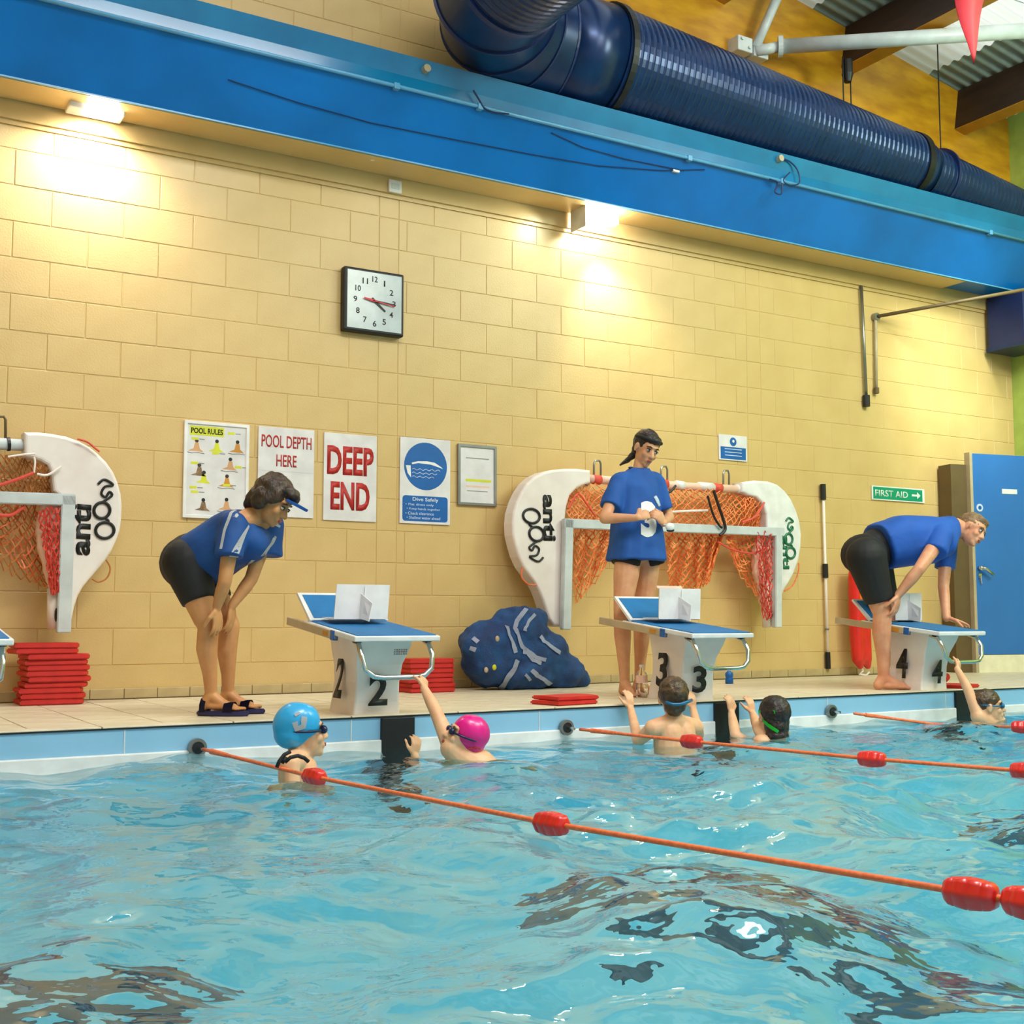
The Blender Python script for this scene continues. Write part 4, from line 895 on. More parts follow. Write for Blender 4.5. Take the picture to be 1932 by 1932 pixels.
for pts, wd in (([(993, 1150), (975, 1172), (972, 1185), (978, 1205), (985, 1222)], .014), ([(1008, 1160), (995, 1175), (990, 1190)], .01), ([(955, 1182), (958, 1195), (968, 1220), (972, 1232)], .016), ([(985, 1220), (1000, 1232), (1010, 1240), (1030, 1245)], .012), ([(1018, 1200), (1025, 1210), (1040, 1222), (1056, 1232)], .014), ([(975, 1245), (970, 1260), (955, 1280), (945, 1298)], .02), ([(985, 1230), (995, 1232), (1005, 1246), (1020, 1252)], .012), ([(1002, 1265), (1020, 1278), (1038, 1290)], .014), ([(892, 1205), (902, 1212)], .014), ([(888, 1222), (898, 1226)], .014), ([(990, 1272), (1000, 1282)], .01)):
    ribbon(bag, [P(x, y, Yb_-.2) for x, y in pts], wd*2.2, M['bagw'], t, 'strap', off=.010)
for px, py in ((933, 1258), (919, 1268), (940, 1205)):
    q = P(px, py, Yb_-.2); h = bvh(bag).find_nearest(q)[0]; b = nb(); ell(b, h, (.016, .012, .02), seg=10); obj('toggle', b, M['yellow'] if px == 933 else M['rail'], t, smooth=True)
# ================================================================== BOTTLES
def bottle(q, hgt, r, Mx, capm, lab, name='water_bottle', label=None):
    t = thing(name, lab, 'bottle', q); b = nb(); prof = [(0, .9), (.03, 1), (.35, 1), (.42, .86), (.5, 1), (.7, 1), (.82, .55), (.88, .38), (.93, .38)]
    tube(b, [q+V((0, 0, z*hgt+.001*(z == 0))) for z, _ in prof], [r*k for _, k in prof], 16); obj('body', b, Mx, t, smooth=True)
    b = nb(); cyl(b, q+V((0, 0, .92*hgt)), q+V((0, 0, hgt)), r*.42, 12); obj('cap', b, capm, t)
    if label: b = nb(); cyl(b, q+V((0, 0, .45*hgt)), q+V((0, 0, .68*hgt)), r*1.02, 16); obj('sleeve', b, label, t)
q = PZ(1211, 1316, 0); bottle(q, .20, .036, M['bottle'], M['white'], 'clear plastic bottle standing at the feet of the standing woman', label=M['pink'])
q = PZ(1376, 1290, 0); bottle(q, .11, .03, M['signblue'], M['white'], 'small dark blue bottle right of block number 3')
# ================================================================== LANE ROPES
def lane_rope(pts, floats, lab):
    t = thing('lane_rope', lab, 'lane rope', pts[0])
    pts = list(pts); e1 = V(pts[-1]); e0 = V(pts[-2]); dd1 = (e1-e0); dd1.z = 0; pts.append(e1+dd1.normalized()*4.0)
    sp = []
    for i in range(len(pts)-1):
        for k in range(12): sp.append(V(pts[i]).lerp(V(pts[i+1]), k/12))
    sp.append(V(pts[-1])); b = nb(); tube(b, sp, .0085, 8); obj('rope', b, M['rope'], t, smooth=True)
    a = V(pts[0]); b = nb(); cyl(b, (a.x, YE-.004, a.z), (a.x, YE-.03, a.z), .042, 24); cp = obj('anchor_cup', b, M['dsteel'], t)
    b = nb(); cyl(b, (a.x, YE-.03, a.z), (a.x, YE-.034, a.z), .028, 20); obj('cup_insert', b, M['band'], cp)
    b = nb(); cyl(b, (a.x, YE-.03, a.z), (a.x+.005, YE-.09, a.z-.002), .008, 8); obj('hook', b, M['steel'], cp)
    d0 = (sp[4]-sp[0]).normalized(); b = nb(); cyl(b, sp[0]+d0*.08, sp[0]+d0*.24, .013, 10, .010); obj('splice', b, M['rope'], t)
    for q in floats:
        q = V(q); k = min(range(len(sp)-1), key=lambda i: (sp[i]-q).length); d = (sp[k+1]-sp[k]).normalized()
        c = sp[k] + d*((q-sp[k]).dot(d)); s_, t_, _ = frame(d); f = thing_part('float', t, c)
        # four bulging ribs round the core
        bb = nb(); n = 24
        prof = [(x_*.72, r_*.76) for x_, r_ in [(-.085, .018), (-.082, .030), (-.068, .040), (-.050, .043), (-.046, .040), (-.042, .044), (-.005, .048), (-.0, .044), (.005, .048), (.042, .044), (.046, .040), (.050, .043), (.068, .040), (.082, .030), (.085, .018)]]
        rings = []
        for x_, r_ in prof:
            ring = []
            for k2 in range(n):
                a2 = 2*PI*k2/n; rad = r_*(1+.07*math.cos(6*a2)); ring.append(bb.verts.new(c+d*x_+(s_*math.cos(a2)+t_*math.sin(a2))*rad))
            rings.append(ring)
        for i in range(len(rings)-1):
            for k2 in range(n): bb.faces.new((rings[i][k2], rings[i][(k2+1) % n], rings[i+1][(k2+1) % n], rings[i+1][k2]))
        bb.faces.new(rings[0][::-1]); bb.faces.new(rings[-1]); obj('float', bb, M['redf'], t, smooth=True)
def thing_part(*a): return None
RZ = -.135
F1 = [PZ(x, y, RZ) for x, y in ((593, 1466), (1040, 1554), (1832, 1686), (1945, 1705))]
lane_rope([PZ(384, 1414, -.11)*1+V((0, 0, 0)), *F1[:3], F1[3], PZ(2100, 1735, RZ)], F1, 'nearest orange lane rope with four red floats')
F2 = [PZ(x, y, RZ+.01) for x, y in ((1305, 1399), (1645, 1432), (1936, 1455))]
lane_rope([PZ(1094, 1376, -.11), *F2, PZ(2060, 1467, RZ+.01)], F2, 'middle orange lane rope anchored left of block number 3')
F3 = [PZ(x, y, RZ+.02) for x, y in ((1930, 1372),)]
lane_rope([PZ(1611, 1346, -.10), PZ(1760, 1366, WZ+.005), PZ(1860, 1371, WZ+.01), *F3, PZ(2060, 1380, RZ+.01)], F3, 'farthest lane rope anchored in front of block number 4')
# pennant
t = thing('pennant', 'red triangular pennant hanging at the top right', 'flag', P(1830, -60, 4.0))
a = P(1797, -30, 4.0); c = P(1864, -30, 4.0); e_ = P(1833, 124, 4.0)
b = nb(); N = 8; prev = None
for i in range(N+1):
    f = i/N; l = a.lerp(e_, f); r_ = c.lerp(e_, f); wv = V((0, .012*math.sin(f*5), 0)); mid = (l+r_)/2+V((0, -.015*(1-f), 0))+wv
    cur = [b.verts.new(l+wv), b.verts.new(mid), b.verts.new(r_+wv)]
    if prev:
        b.faces.new((prev[0], prev[1], cur[1], cur[0])); b.faces.new((prev[1], prev[2], cur[2], cur[1]))
    prev = cur
bmesh.ops.remove_doubles(b, verts=b.verts, dist=1e-5); bmesh.ops.solidify(b, geom=b.faces[:], thickness=.003); obj('cloth', b, mat('pennant_red', (214, 24, 44), .6), t, smooth=True)
b = nb(); cyl(b, a-V((1.2, 0, -.01)), c+V((1.5, 0, .01)), .006, 8); obj('line', b, M['white'], t)
# ================================================================== PEOPLE
def basis(f, u):
    f = V(f).normalized(); u = V(u); u = (u-f*u.dot(f)).normalized(); l = u.cross(f).normalized(); return f, l, u
class Head:
    ears = True
    def __init__(s, c, f, u, k=1.0): s.c = V(c); s.f, s.l, s.u = basis(f, u); s.k = k
    def p(s, a, b_, c): return s.c + (s.f*a+s.l*b_+s.u*c)*s.k
    def e(s, bm, c, r, seg=16): ell(bm, s.p(*c), tuple(x*s.k for x in r), (s.f, s.l, s.u), seg)
    def skull(s, bm, neck=None, nr=.052):
        s.e(bm, (-.012, 0, .030), (.096, .076, .088), 20); s.e(bm, (.028, 0, -.035), (.062, .056, .078), 16)
        s.e(bm, (.05, 0, -.085), (.036, .034, .026)); s.e(bm, (.068, 0, -.098), (.018, .02, .016))
        cap(bm, s.p(.078, 0, .012), .009*s.k, s.p(.103, 0, -.030), .0135*s.k, 10); s.e(bm, (.092, .012, -.034), (.012, .009, .008)); s.e(bm, (.092, -.012, -.034), (.012, .009, .008))
        s.e(bm, (.066, 0, .03), (.024, .052, .014))
        for y in (1, -1): s.e(bm, (.058, .036*y, -.028), (.024, .022, .026)); s.ears and (s.e(bm, (-.004, .077*y, -.008), (.018, .010, .030)), s.e(bm, (.002, .084*y, .008), (.013, .007, .016)))
        s.e(bm, (.082, 0, -.064), (.014, .026, .018))
        if neck is not None: cap(bm, s.p(-.022, 0, -.03), nr*s.k, V(neck), nr*1.12*s.k)
    def face(s, parent, brow, eyes=True, smile=0):
        for y in (1, -1):
            if eyes:
                b = nb(); s.e(b, (.079, .031*y, .004), (.010, .0155, .008), 12); e = obj('eye', b, M['eyew'], parent, smooth=True)
                b = nb(); s.e(b, (.0865, .031*y, .003), (.0045, .0068, .0068), 10); obj('iris', b, M['eye'], e, smooth=True)
                b = nb(); s.e(b, (.080, .031*y, .011), (.011, .017, .0035), 12); obj('eyelid', b, M['eye'], parent, smooth=True)
            b = nb(); tube(b, [s.p(.084, .014*y, .026), s.p(.085, .032*y, .031), s.p(.074, .052*y, .024)], [.0035*s.k, .0045*s.k, .002*s.k], 6); obj('eyebrow', b, brow, parent, smooth=True)
        b = nb(); s.e(b, (.0945, 0, -.0595), (.006, .021, .0042), 12); s.e(b, (.0935, 0, -.067), (.0065, .017, .0055), 12); obj('lips', b, M['lip'], parent, smooth=True)
def hand(bm, w, d, n, side, k=1.0, curl=.25, spread=.10, thumb=.6, curls=None):
    """w wrist, d pointing direction, n palm normal, side=+1 thumb on d x n side"""
    d = V(d).normalized(); n = V(n); n = (n-d*n.dot(d)).normalized(); s = d.cross(n).normalized()*side; w = V(w)
    ell(bm, w+d*.048*k, (.046*k, .038*k, .0135*k), (d, s, n), 14)
    for i, (off, L) in enumerate(((.027, .074), (.009, .084), (-.010, .078), (-.027, .062))):
        base = w + d*(.078-.004*abs(i-1.2))*k + s*off*k; dd_ = (d + s*spread*(1.1-i)*.8).normalized(); p = base
        chain(bm, [w+d*.02*k+s*off*.6*k, base], [.012*k, .0105*k], 10)
        a = 0; c = curl if curls is None else curls[i]
        for j, f in enumerate((.45, .32, .23)):
            a += c*(.8 if j == 0 else 1.1); v = dd_*math.cos(a)+n*math.sin(a); q = p+v*L*f*k
            cap(bm, p, (.0095-.0008*j)*k, q, (.0088-.001*j)*k, 10); p = q
    p0 = w+d*.022*k+s*.022*k; t1 = (d*.7+s*.75+n*.25).normalized(); p1 = p0+t1*.042*k; t2 = (d*.9+s*.25+n*thumb).normalized(); p2 = p1+t2*.030*k; p3 = p2+t2*.024*k
    chain(bm, [p0, p1, p2, p3], [.015*k, .012*k, .0105*k, .009*k], 10)
def foot(bm, ank, d, k=1.0):
    d = V(d); d.z = 0; d.normalize(); s = d.cross(ZZ); a = V(ank); g = V((a.x, a.y, 0))
    chain(bm, [a, g-d*.035*k+ZZ*.030*k], [.036*k, .032*k]); 
    chain(bm, [a+ZZ*.0, g+d*.06*k+ZZ*.042*k, g+d*.13*k+ZZ*.022*k], [.036*k, .030*k, .020*k])
    ell(bm, g+d*.045*k+ZZ*.026*k, (.088*k, .034*k, .024*k), (d, s, ZZ)); ell(bm, g+d*.11*k+ZZ*.017*k, (.05*k, .042*k, .016*k), (d, s, ZZ))
    for i, (off, L) in enumerate(((-.027, .042), (-.010, .038), (.004, .034), (.017, .028), (.029, .022))):
        cap(bm, g+d*.135*k+s*off*k+ZZ*.014*k, .011*k, g+d*(.135+L)*k+s*off*k*1.08+ZZ*.011*k, (.0125 if i == 0 else .0085)*k, 8)
def limb(bm, pts, rs, n=14): chain(bm, pts, rs, n)
# ------------------------------------------------------------- bending woman
pw = thing('person', 'woman in blue sports shirt and black shorts bending with hands on knees', 'person', PZ(430, 1349, 0))
b = nb()
kn, ank, hip = P(391, 1180, 5.98), P(398, 1318, 6.04), P(352, 1062, 6.08)
kf, ankf, hipf = P(431, 1180, 6.08), P(430, 1316, 6.15), P(372, 1062, 6.21)
ank.z = .085; ankf.z = .085; FD = V((.80, -.60, 0))
for h_, k_, a_ in ((hip, kn, ank), (hipf, kf, ankf)):
    mid = h_.lerp(k_, .5); limb(b, [h_, mid+V((.0, 0, 0)), k_-(k_-h_)*.12, k_+V((.006, 0, 0)), k_.lerp(a_, .32)+V((-.008, 0, 0)), k_.lerp(a_, .7), a_], [.10, .080, .060, .052, .053, .036, .030])
    foot(b, a_, FD, .92)
pel = (hip+hipf)/2; ch = P(455, 1008, 5.97); sh, shf = P(441, 990, 5.86), P(508, 990, 6.00)
nk = P(484, 968, 5.90)
limb(b, [pel, pel.lerp(ch, .5), ch], [.11, .105, .115])
limb(b, [sh, nk+V((-.03, 0, -.03)), shf], [.045, .06, .045])
el, wr_ = P(424, 1098, 5.84), P(409, 1146, 5.89); elf, wrf = P(474, 1092, 5.98), P(437, 1144, 5.98)
limb(b, [sh, sh.lerp(el, .5), el, el.lerp(wr_, .35), wr_], [.050, .040, .034, .034, .022]); limb(b, [shf, shf.lerp(elf, .5), elf, elf.lerp(wrf, .35), wrf], [.050, .040, .034, .034, .022])
hand(b, wr_, (.10, .02, -1), (-.5, .8, 0), -1, .95, .25, .12); hand(b, wrf, (-.02, .05, -1), (-.7, .7, 0), 1, .95, .28, .12)
H1 = Head(P(516, 946, 5.84), (.58, -.62, -.60), (.45, -.32, .8), .98); H1.skull(b, nk, .046)
body = blob('body', b, M['skin1'], pw, .0055, 3)
H1.face(pw, M['hairb'])
b = nb(); H1.e(b, (-.03, 0, .045), (.108, .094, .096), 20); H1.e(b, (-.085, 0, -.035), (.05, .08, .085)); H1.e(b, (-.03, .082, -.01), (.050, .022, .072)); H1.e(b, (-.03, -.082, -.01), (.050, .022, .072)); H1.e(b, (.048, 0, .085), (.062, .07, .036)); H1.e(b, (.075, .02, .062), (.026, .045, .022)); H1.e(b, (.02, .074, .03), (.04, .018, .04)); H1.e(b, (.02, -.074, .03), (.04, .018, .04))
blob('hair', b, M['hairb'], pw, .008, 2, disp=.012, dscale=28)
b = nb(); c = H1.p(.085, 0, .045); vis_ = []
for k in range(13):
    a = -PI/2+PI*k/12; vis_.append(H1.p(.085+.095*math.cos(a), .07*math.sin(a), .045+.012*math.cos(a)))
prism(b, vis_, H1.u*.014); obj('visor', b, M['shirt'], pw)
# shorts
b = nb(); limb(b, [pel+V((.0, 0, .015)), pel.lerp(ch, .18)], [.140, .122], 18); ell(b, pel+V((-.045, 0, -.0)), (.115, .165, .13)); hm = P(378, 1134, 6.02); hmf = P(398, 1128, 6.20)
ell(b, hip, .124); ell(b, hipf, .124); cyl(b, hip, hip.lerp(kn, .62), .124, 20, .086); cyl(b, hipf, hipf.lerp(kf, .62), .124, 20, .084)
blob('shorts', b, M['cloth'], pw, .009, 4)
# shirt
b = nb(); t0 = pel.lerp(ch, .10); ax = (ch-pel).normalized(); sd = V((.75, .66, 0)).normalized(); sd = (sd-ax*sd.dot(ax)).normalized(); up_ = ax.cross(sd)
def sq(v): return math.copysign(abs(v)**.78, v)
def slabs(bm, secs):  # elliptical torso sections (centre, half width, half depth)
    for (c0, w0, d0), (c1, w1, d1) in zip(secs[:-1], secs[1:]):
        R0 = [c0+sd*sq(math.cos(2*PI*k/24))*w0+up_*sq(math.sin(2*PI*k/24))*d0 for k in range(24)]; R1 = [c1+sd*sq(math.cos(2*PI*k/24))*w1+up_*sq(math.sin(2*PI*k/24))*d1 for k in range(24)]
        A = [bm.verts.new(p) for p in R0]; B = [bm.verts.new(p) for p in R1]
        for k in range(24): bm.faces.new((A[k], A[(k+1) % 24], B[(k+1) % 24], B[k]))
        bm.faces.new(A[::-1]); bm.faces.new(B)
slabs(b, [(pel.lerp(ch, .12)+V((.01, 0, -.012)), .165, .145), (pel.lerp(ch, .45)+V((0, 0, -.006)), .165, .142), (pel.lerp(ch, .78), .17, .142), (ch+ax*.015, .175, .135), (ch+ax*.065, .15, .11), (ch+ax*.11, .08, .07)])
ell(b, sh, .073); ell(b, shf, .073)
cyl(b, sh, P(432, 1052, 5.83), .070, 20, .074); cyl(b, shf, P(505, 1050, 5.99), .070, 20, .078); ell(b, ch+V((.03, -.03, -.045)), (.11, .13, .10))
shirt = blob('shirt', b, M['shirtd'], pw, .010, 3, disp=.010, dscale=9)
ribbon(shirt, [P(462, 947, 5.75), P(436, 968, 5.70), P(424, 1000, 5.70), P(417, 1036, 5.70)], .016, M['white'], pw, 'stripe')
ribbon(shirt, [P(469, 992, 5.65), P(457, 1015, 5.65), P(448, 1035, 5.65), P(441, 1050, 5.65)], [.012, .045], M['white'], pw, 'stripe')
ribbon(shirt, [P(520, 1012, 5.8), P(510, 1028, 5.8), P(497, 1048, 5.8)], [.012, .05], M['white'], pw, 'stripe')
ribbon(shirt, [P(528, 994, 5.75), P(518, 988, 5.75)], [.012, .02], M['white'], pw, 'collar_tip')
ribbon(shirt, [P(466, 1066, 5.75), P(478, 1056, 5.75)], [.01, .02], M['white'], pw, 'hem_panel')
# sandals
for a_, lab in ((ank, 0), (ankf, 1)):
    d = FD.copy(); s = d.cross(ZZ); g = V((a_.x, a_.y, 0)); t = thing('sandal', 'dark navy sandal on the %s foot of the bending woman' % ('nearer' if not lab else 'farther'), 'sandal', g)
    b = nb(); pts = [];
    for k in range(24):
        a = 2*PI*k/24; pts.append(g+d*(.062+.135*math.cos(a))+s*(.046+.006*math.cos(a))*math.sin(a)+ZZ*.001)
    prism(b, pts, (0, 0, .024)); bmesh.ops.bevel(b, geom=[e for e in b.edges if abs(e.verts[0].co.z-e.verts[1].co.z) < 1e-6], offset=.005, segments=2, affect='EDGES'); obj('sole', b, M['sandal'], t)
    for (u0, wd) in ((.10, .024), (-.03, .014)):
        b = nb(); prev = None
        for k in range(13):
            a = PI*k/12; p = g+d*u0+s*.048*math.cos(a)+ZZ*(.02+(.052 if u0 > 0 else .075)*math.sin(a)*.95)
            cur = [b.verts.new(p-d*wd), b.verts.new(p+d*wd)]
            if prev: b.faces.new((prev[0], prev[1], cur[1], cur[0]))
            prev = cur
        bmesh.ops.solidify(b, geom=b.faces[:], thickness=.005); obj('strap', b, M['sandal'], t, smooth=True)
body_z = [v for v in body.data.vertices]
for v in body.data.vertices:
    v.co.z += .026*max(0, 1-v.co.z/.3) if v.co.z < .3 else 0
# ------------------------------------------------------------- standing woman
ps = thing('person', 'young woman standing in blue shirt with large white 3', 'person', PZ(1190, 1316, 0))
b = nb(); YP = 6.30
hipL, hipR = P(1187, 1036, YP), P(1222, 1036, YP+.02)
knL, knR = P(1173, 1160, YP-.02), P(1213, 1160, YP+.05); anL, anR = P(1179, 1283, YP-.02), P(1206, 1276, YP+.10); anL.z = .08; anR.z = .08
for h_, k_, a_, sx in ((hipL, knL, anL, -1), (hipR, knR, anR, 1)):
    limb(b, [h_, h_.lerp(k_, .4), h_.lerp(k_, .85), k_, k_.lerp(a_, .3), k_.lerp(a_, .7), a_], [.088, .082, .060, .052, .055, .038, .031])
foot(b, anL, (-.25, -1, 0), .95); foot(b, anR, (.1, -1, 0), .95)
cL = P(1203, 960, YP+.05); nk = P(1207, 888, YP+.05); shL, shR = P(1169, 906, YP+.05), P(1237, 907, YP+.05)
limb(b, [P(1203, 1040, YP+.05), cL, P(1203, 915, YP+.05)], [.115, .10, .10]); limb(b, [shL, nk+V((0, 0, -.04)), shR], [.036, .050, .036])
eL, wL = P(1141, 978, YP-.03), P(1202, 977, YP-.20); eR, wR = P(1262, 976, YP+.02), P(1252, 988, YP-.17)
limb(b, [shL, shL.lerp(eL, .5), eL, eL.lerp(wL, .35), wL], [.045, .040, .036, .033, .022]); limb(b, [shR, shR.lerp(eR, .5), eR, eR.lerp(wR, .35), wR], [.045, .040, .036, .033, .022])
hand(b, wL, (.8, -.1, .32), (.0, .8, -.4), 1, .92, .75, .05, .9); hand(b, wR, (-.35, -.1, .30), (-.3, .9, 0), -1, .92, .7, .05, .9)
H2 = Head(P(1219, 847, YP+.02), (-.08, -.90, -.38), (.20, -.2, .95), .98); H2.skull(b, nk, .044)
blob('body', b, M['skin2'], ps, .0058, 3); H2.face(ps, M['haird'])
b = nb(); H2.e(b, (-.025, 0, .042), (.103, .086, .090), 20); H2.e(b, (.04, 0, .075), (.055, .062, .035)); H2.e(b, (-.07, 0, -.01), (.045, .06, .06)); H2.e(b, (-.11, 0, .03), (.03, .03, .03))
q = H2.p(-.115, .0, .03); chain(b, [q, P(1196, 858, YP+.14), P(1184, 868, YP+.15), P(1170, 877, YP+.12)], [.026, .024, .018, .008], 12)
blob('hair', b, M['haird'], ps, .007, 2, disp=.005, dscale=40)
b = nb()
for k in range(25): pass
tube(b, [H2.p(.094*math.cos(a)-.012, .080*math.sin(a), .062+.012*math.cos(a)) for a in [2*PI*k/28 for k in range(28)]], .013, 8, close=True); obj('headband', b, M['cloth'], ps, smooth=True)
b = nb(); ell(b, P(1203, 1035, YP+.04), (.13, .10, .085)); cyl(b, hipL+V((0, 0, .0)), P(1179, 1067, YP), .092, 20, .096); cyl(b, hipR+V((0, 0, .0)), P(1228, 1067, YP+.02), .092, 20, .094); blob('shorts', b, M['cloth'], ps, .009, 3)
b = nb(); sd = V((1, -.05, 0)).normalized(); up_ = V((-.05, -1, 0)).normalized()
slabs(b, [(P(1200, 1058, YP+.01), .186, .165), (P(1201, 1010, YP+.02), .176, .150), (P(1202, 960, YP+.03), .155, .122), (P(1202, 920, YP+.04), .150, .112), (P(1203, 900, YP+.05), .140, .088), (P(1205, 889, YP+.05), .095, .070), (P(1206, 884, YP+.05), .062, .058)])
cyl(b, shL, P(1151, 958, YP-.0), .060, 20, .070); cyl(b, shR, P(1253, 962, YP+.03), .060, 20, .066); limb(b, [shL, nk+V((0, 0, -.055)), shR], [.056, .066, .056]); ell(b, shL+V((.02, 0, -.012)), .060); ell(b, shR+V((-.02, 0, -.012)), .060)
shirt = blob('shirt', b, M['shirt'], ps, .010, 3, disp=.012, dscale=8, flat=(1.6, 1.6, .8))
b = textmesh('3', .125, .235, ext=0, bold=.06); bmesh.ops.transform(b, matrix=mtx(P(1226, 972, YP-.35), (1, 0, 0), (.0, 0, 1)), verts=b.verts); decal(b, None, shirt, (.58, .80, 0), M['white'], ps, 'numeral')
b = nb(); prism(b, [P(x, y, YP-.35) for x, y in ((1236, 928), (1241, 924), (1246, 932), (1250, 944), (1246, 948), (1241, 938))], (0, .0005, 0)); decal(b, None, shirt, (.58, .80, 0), M['bagw'], ps, 'emblem')
b = nb(); tube(b, [P(1206, 884, YP+.05)+sd*.066*math.cos(a)+up_*.062*math.sin(a)+V((0, 0, -.012*math.sin(a))) for a in [2*PI*k/28 for k in range(28)]], .007, 6, close=True); obj('collar', b, M['shirtd'], ps, smooth=True)
t = thing('stopwatch', 'white and black stopwatch held in front of the standing woman', 'stopwatch', P(1264, 995, YP-.22)); q = P(1264, 994, YP-.24)
b = nb(); ell(b, q, (.034, .018, .026), seg=16); obj('case', b, M['white'], t, smooth=True); b = nb(); ell(b, q+V((.006, .004, -.020)), (.03, .015, .013), seg=14); obj('base', b, M['black'], t, smooth=True); b = nb(); tube(b, [q+V((-.02, 0, .01)), P(1252, 990, YP-.22)], .006, 6); obj('button', b, M['grey'], t)
# ------------------------------------------------------------- bending man
pm_ = thing('person', 'man in blue shirt and black shorts leaning over block number 4', 'person', PZ(1690, 1302, 0))
b = nb(); YM = 5.86
hp, kn_, an_ = P(1634, 1052, YM+.04), P(1665, 1156, YM+.0), P(1667, 1274, YM+.04); hp2, kn2, an2 = P(1644, 1052, YM+.22), P(1676, 1156, YM+.18), P(1684, 1268, YM+.20)
an_.z = .085; an2.z = .085
for h_, k_, a_ in ((hp, kn_, an_), (hp2, kn2, an2)):
    limb(b, [h_, h_.lerp(k_, .45), k_-(k_-h_)*.1, k_, k_.lerp(a_, .3)+V((-.012, 0, 0)), k_.lerp(a_, .7), a_], [.108, .092, .072, .064, .064, .045, .038])
    foot(b, a_, (.9, -.42, 0), 1.1)
pel = (hp+hp2)/2+V((0, 0, .02)); ch = P(1752, 1010, YM+.0); sh, sh2 = P(1776, 1012, YM-.16), P(1786, 1020, YM+.12); nk = P(1802, 994, YM-.04)
limb(b, [pel, P(1700, 1014, YM+.06), ch], [.12, .13, .13]); limb(b, [sh, nk-V((.04, 0, .02)), sh2], [.055, .07, .055])
el, wr_ = P(1734, 1074, YM-.20), P(1695, 1122, YM-.10); el2, wr2 = P(1780, 1106, YM+.06), P(1786, 1166, YM-.04)
limb(b, [sh, sh.lerp(el, .5), el, el.lerp(wr_, .35), wr_], [.056, .050, .040, .042, .027]); limb(b, [sh2, sh2.lerp(el2, .5), el2, el2.lerp(wr2, .35), wr2], [.056, .048, .040, .038, .027])
hand(b, wr_, (-.18, .1, -1), (-.3, 1, -.1), -1, 1.05, .22, .10); hand(b, wr2, (.86, -.50, -.30), (0, -.1, -1), -1, 1.05, .12, .14)
H3 = Head(P(1833, 1000, YM-.10), (.16, -.90, -.36), (.50, -.05, .85), 1.02); H3.skull(b, nk, .058)
blob('body', b, M['skin3'], pm_, .006, 3); H3.face(pm_, M['hairg'])
b = nb(); H3.e(b, (-.022, 0, .042), (.098, .082, .088), 20); H3.e(b, (-.06, 0, -.02), (.05, .068, .055)); H3.e(b, (.035, 0, .082), (.05, .06, .028)); blob('hair', b, M['hairg'], pm_, .007, 2, disp=.008, dscale=45)
b = nb(); ell(b, pel+V((-.05, 0, -.0)), (.125, .185, .145)); limb(b, [pel, P(1672, 1022, YM+.12)], [.15, .13]); ell(b, hp, .140); ell(b, hp2, .140); cyl(b, hp, hp.lerp(kn_, .80), .140, 20, .095); cyl(b, hp2, hp2.lerp(kn2, .80), .140, 20, .095); blob('shorts', b, M['cloth'], pm_, .01, 4)
b = nb(); ax = (ch-pel).normalized(); sd = V((.36, .93, 0)); sd = (sd-ax*sd.dot(ax)).normalized(); up_ = ax.cross(sd).normalized()
a0 = P(1652, 1026, YM+.12); a1 = P(1700, 1020, YM+.06)
slabs(b, [(a0+V((.03, 0, -.02)), .18, .165), (a1+V((0, 0, -.005)), .185, .185), (P(1740, 1020, YM+.02), .19, .175), (P(1770, 1014, YM-.02), .18, .150), (P(1790, 1000, YM-.03), .13, .10), (P(1801, 994, YM-.04), .075, .075)])
limb(b, [P(1700, 1056, YM+.04), P(1740, 1048, YM+.0)], [.05, .05])
cyl(b, sh, P(1764, 1042, YM-.18), .078, 20, .080); cyl(b, sh2, P(1783, 1074, YM+.10), .078, 20, .078); ell(b, sh, .082); ell(b, sh2, .082)
blob('shirt', b, M['shirtr'], pm_, .011, 3, disp=.012, dscale=7)
# ------------------------------------------------------------- swimmers
def swimmer(lab, px, py, Y, f, u, k, neck, torso, Mx=None, hairm=None, cap_=None, face=True):
    t = thing('person', lab, 'person', P(px, py, Y)); b = nb(); h = Head(P(px, py, Y), f, u, k); h.ears = 'cap' not in lab; h.skull(b, neck, .046)
    torso(b); blob('body', b, Mx or M['skin4'], t, .0055, 3)
    if face: h.face(t, M['hairk'], eyes=cap_ is None)
    return t, h
def goggles(h, t, Mx, strapm, face_only=False):
    if not face_only:
        b = nb(); tube(b, [h.p(.098*math.cos(a)-.006, .083*math.sin(a), .012-.012*math.cos(a)) for a in [2*PI*k/30 for k in range(30)]], .006*h.k, 6, close=True); obj('goggle_strap', b, strapm, t, smooth=True)
    for y in (1, -1):
        b = nb(); h.e(b, (.088, .032*y, .004), (.016, .026, .019), 14); obj('goggle_lens', b, Mx, t, smooth=True)
def swimcap(h, t, Mx, low=0):
    b = nb(); h.e(b, (-.020, 0, .040), (.104, .087, .094), 24); h.e(b, (-.045, 0, .0), (.078, .078, .065), 20)
    return blob('swim_cap', b, Mx, t, .007, 3, disp=.003, dscale=18)
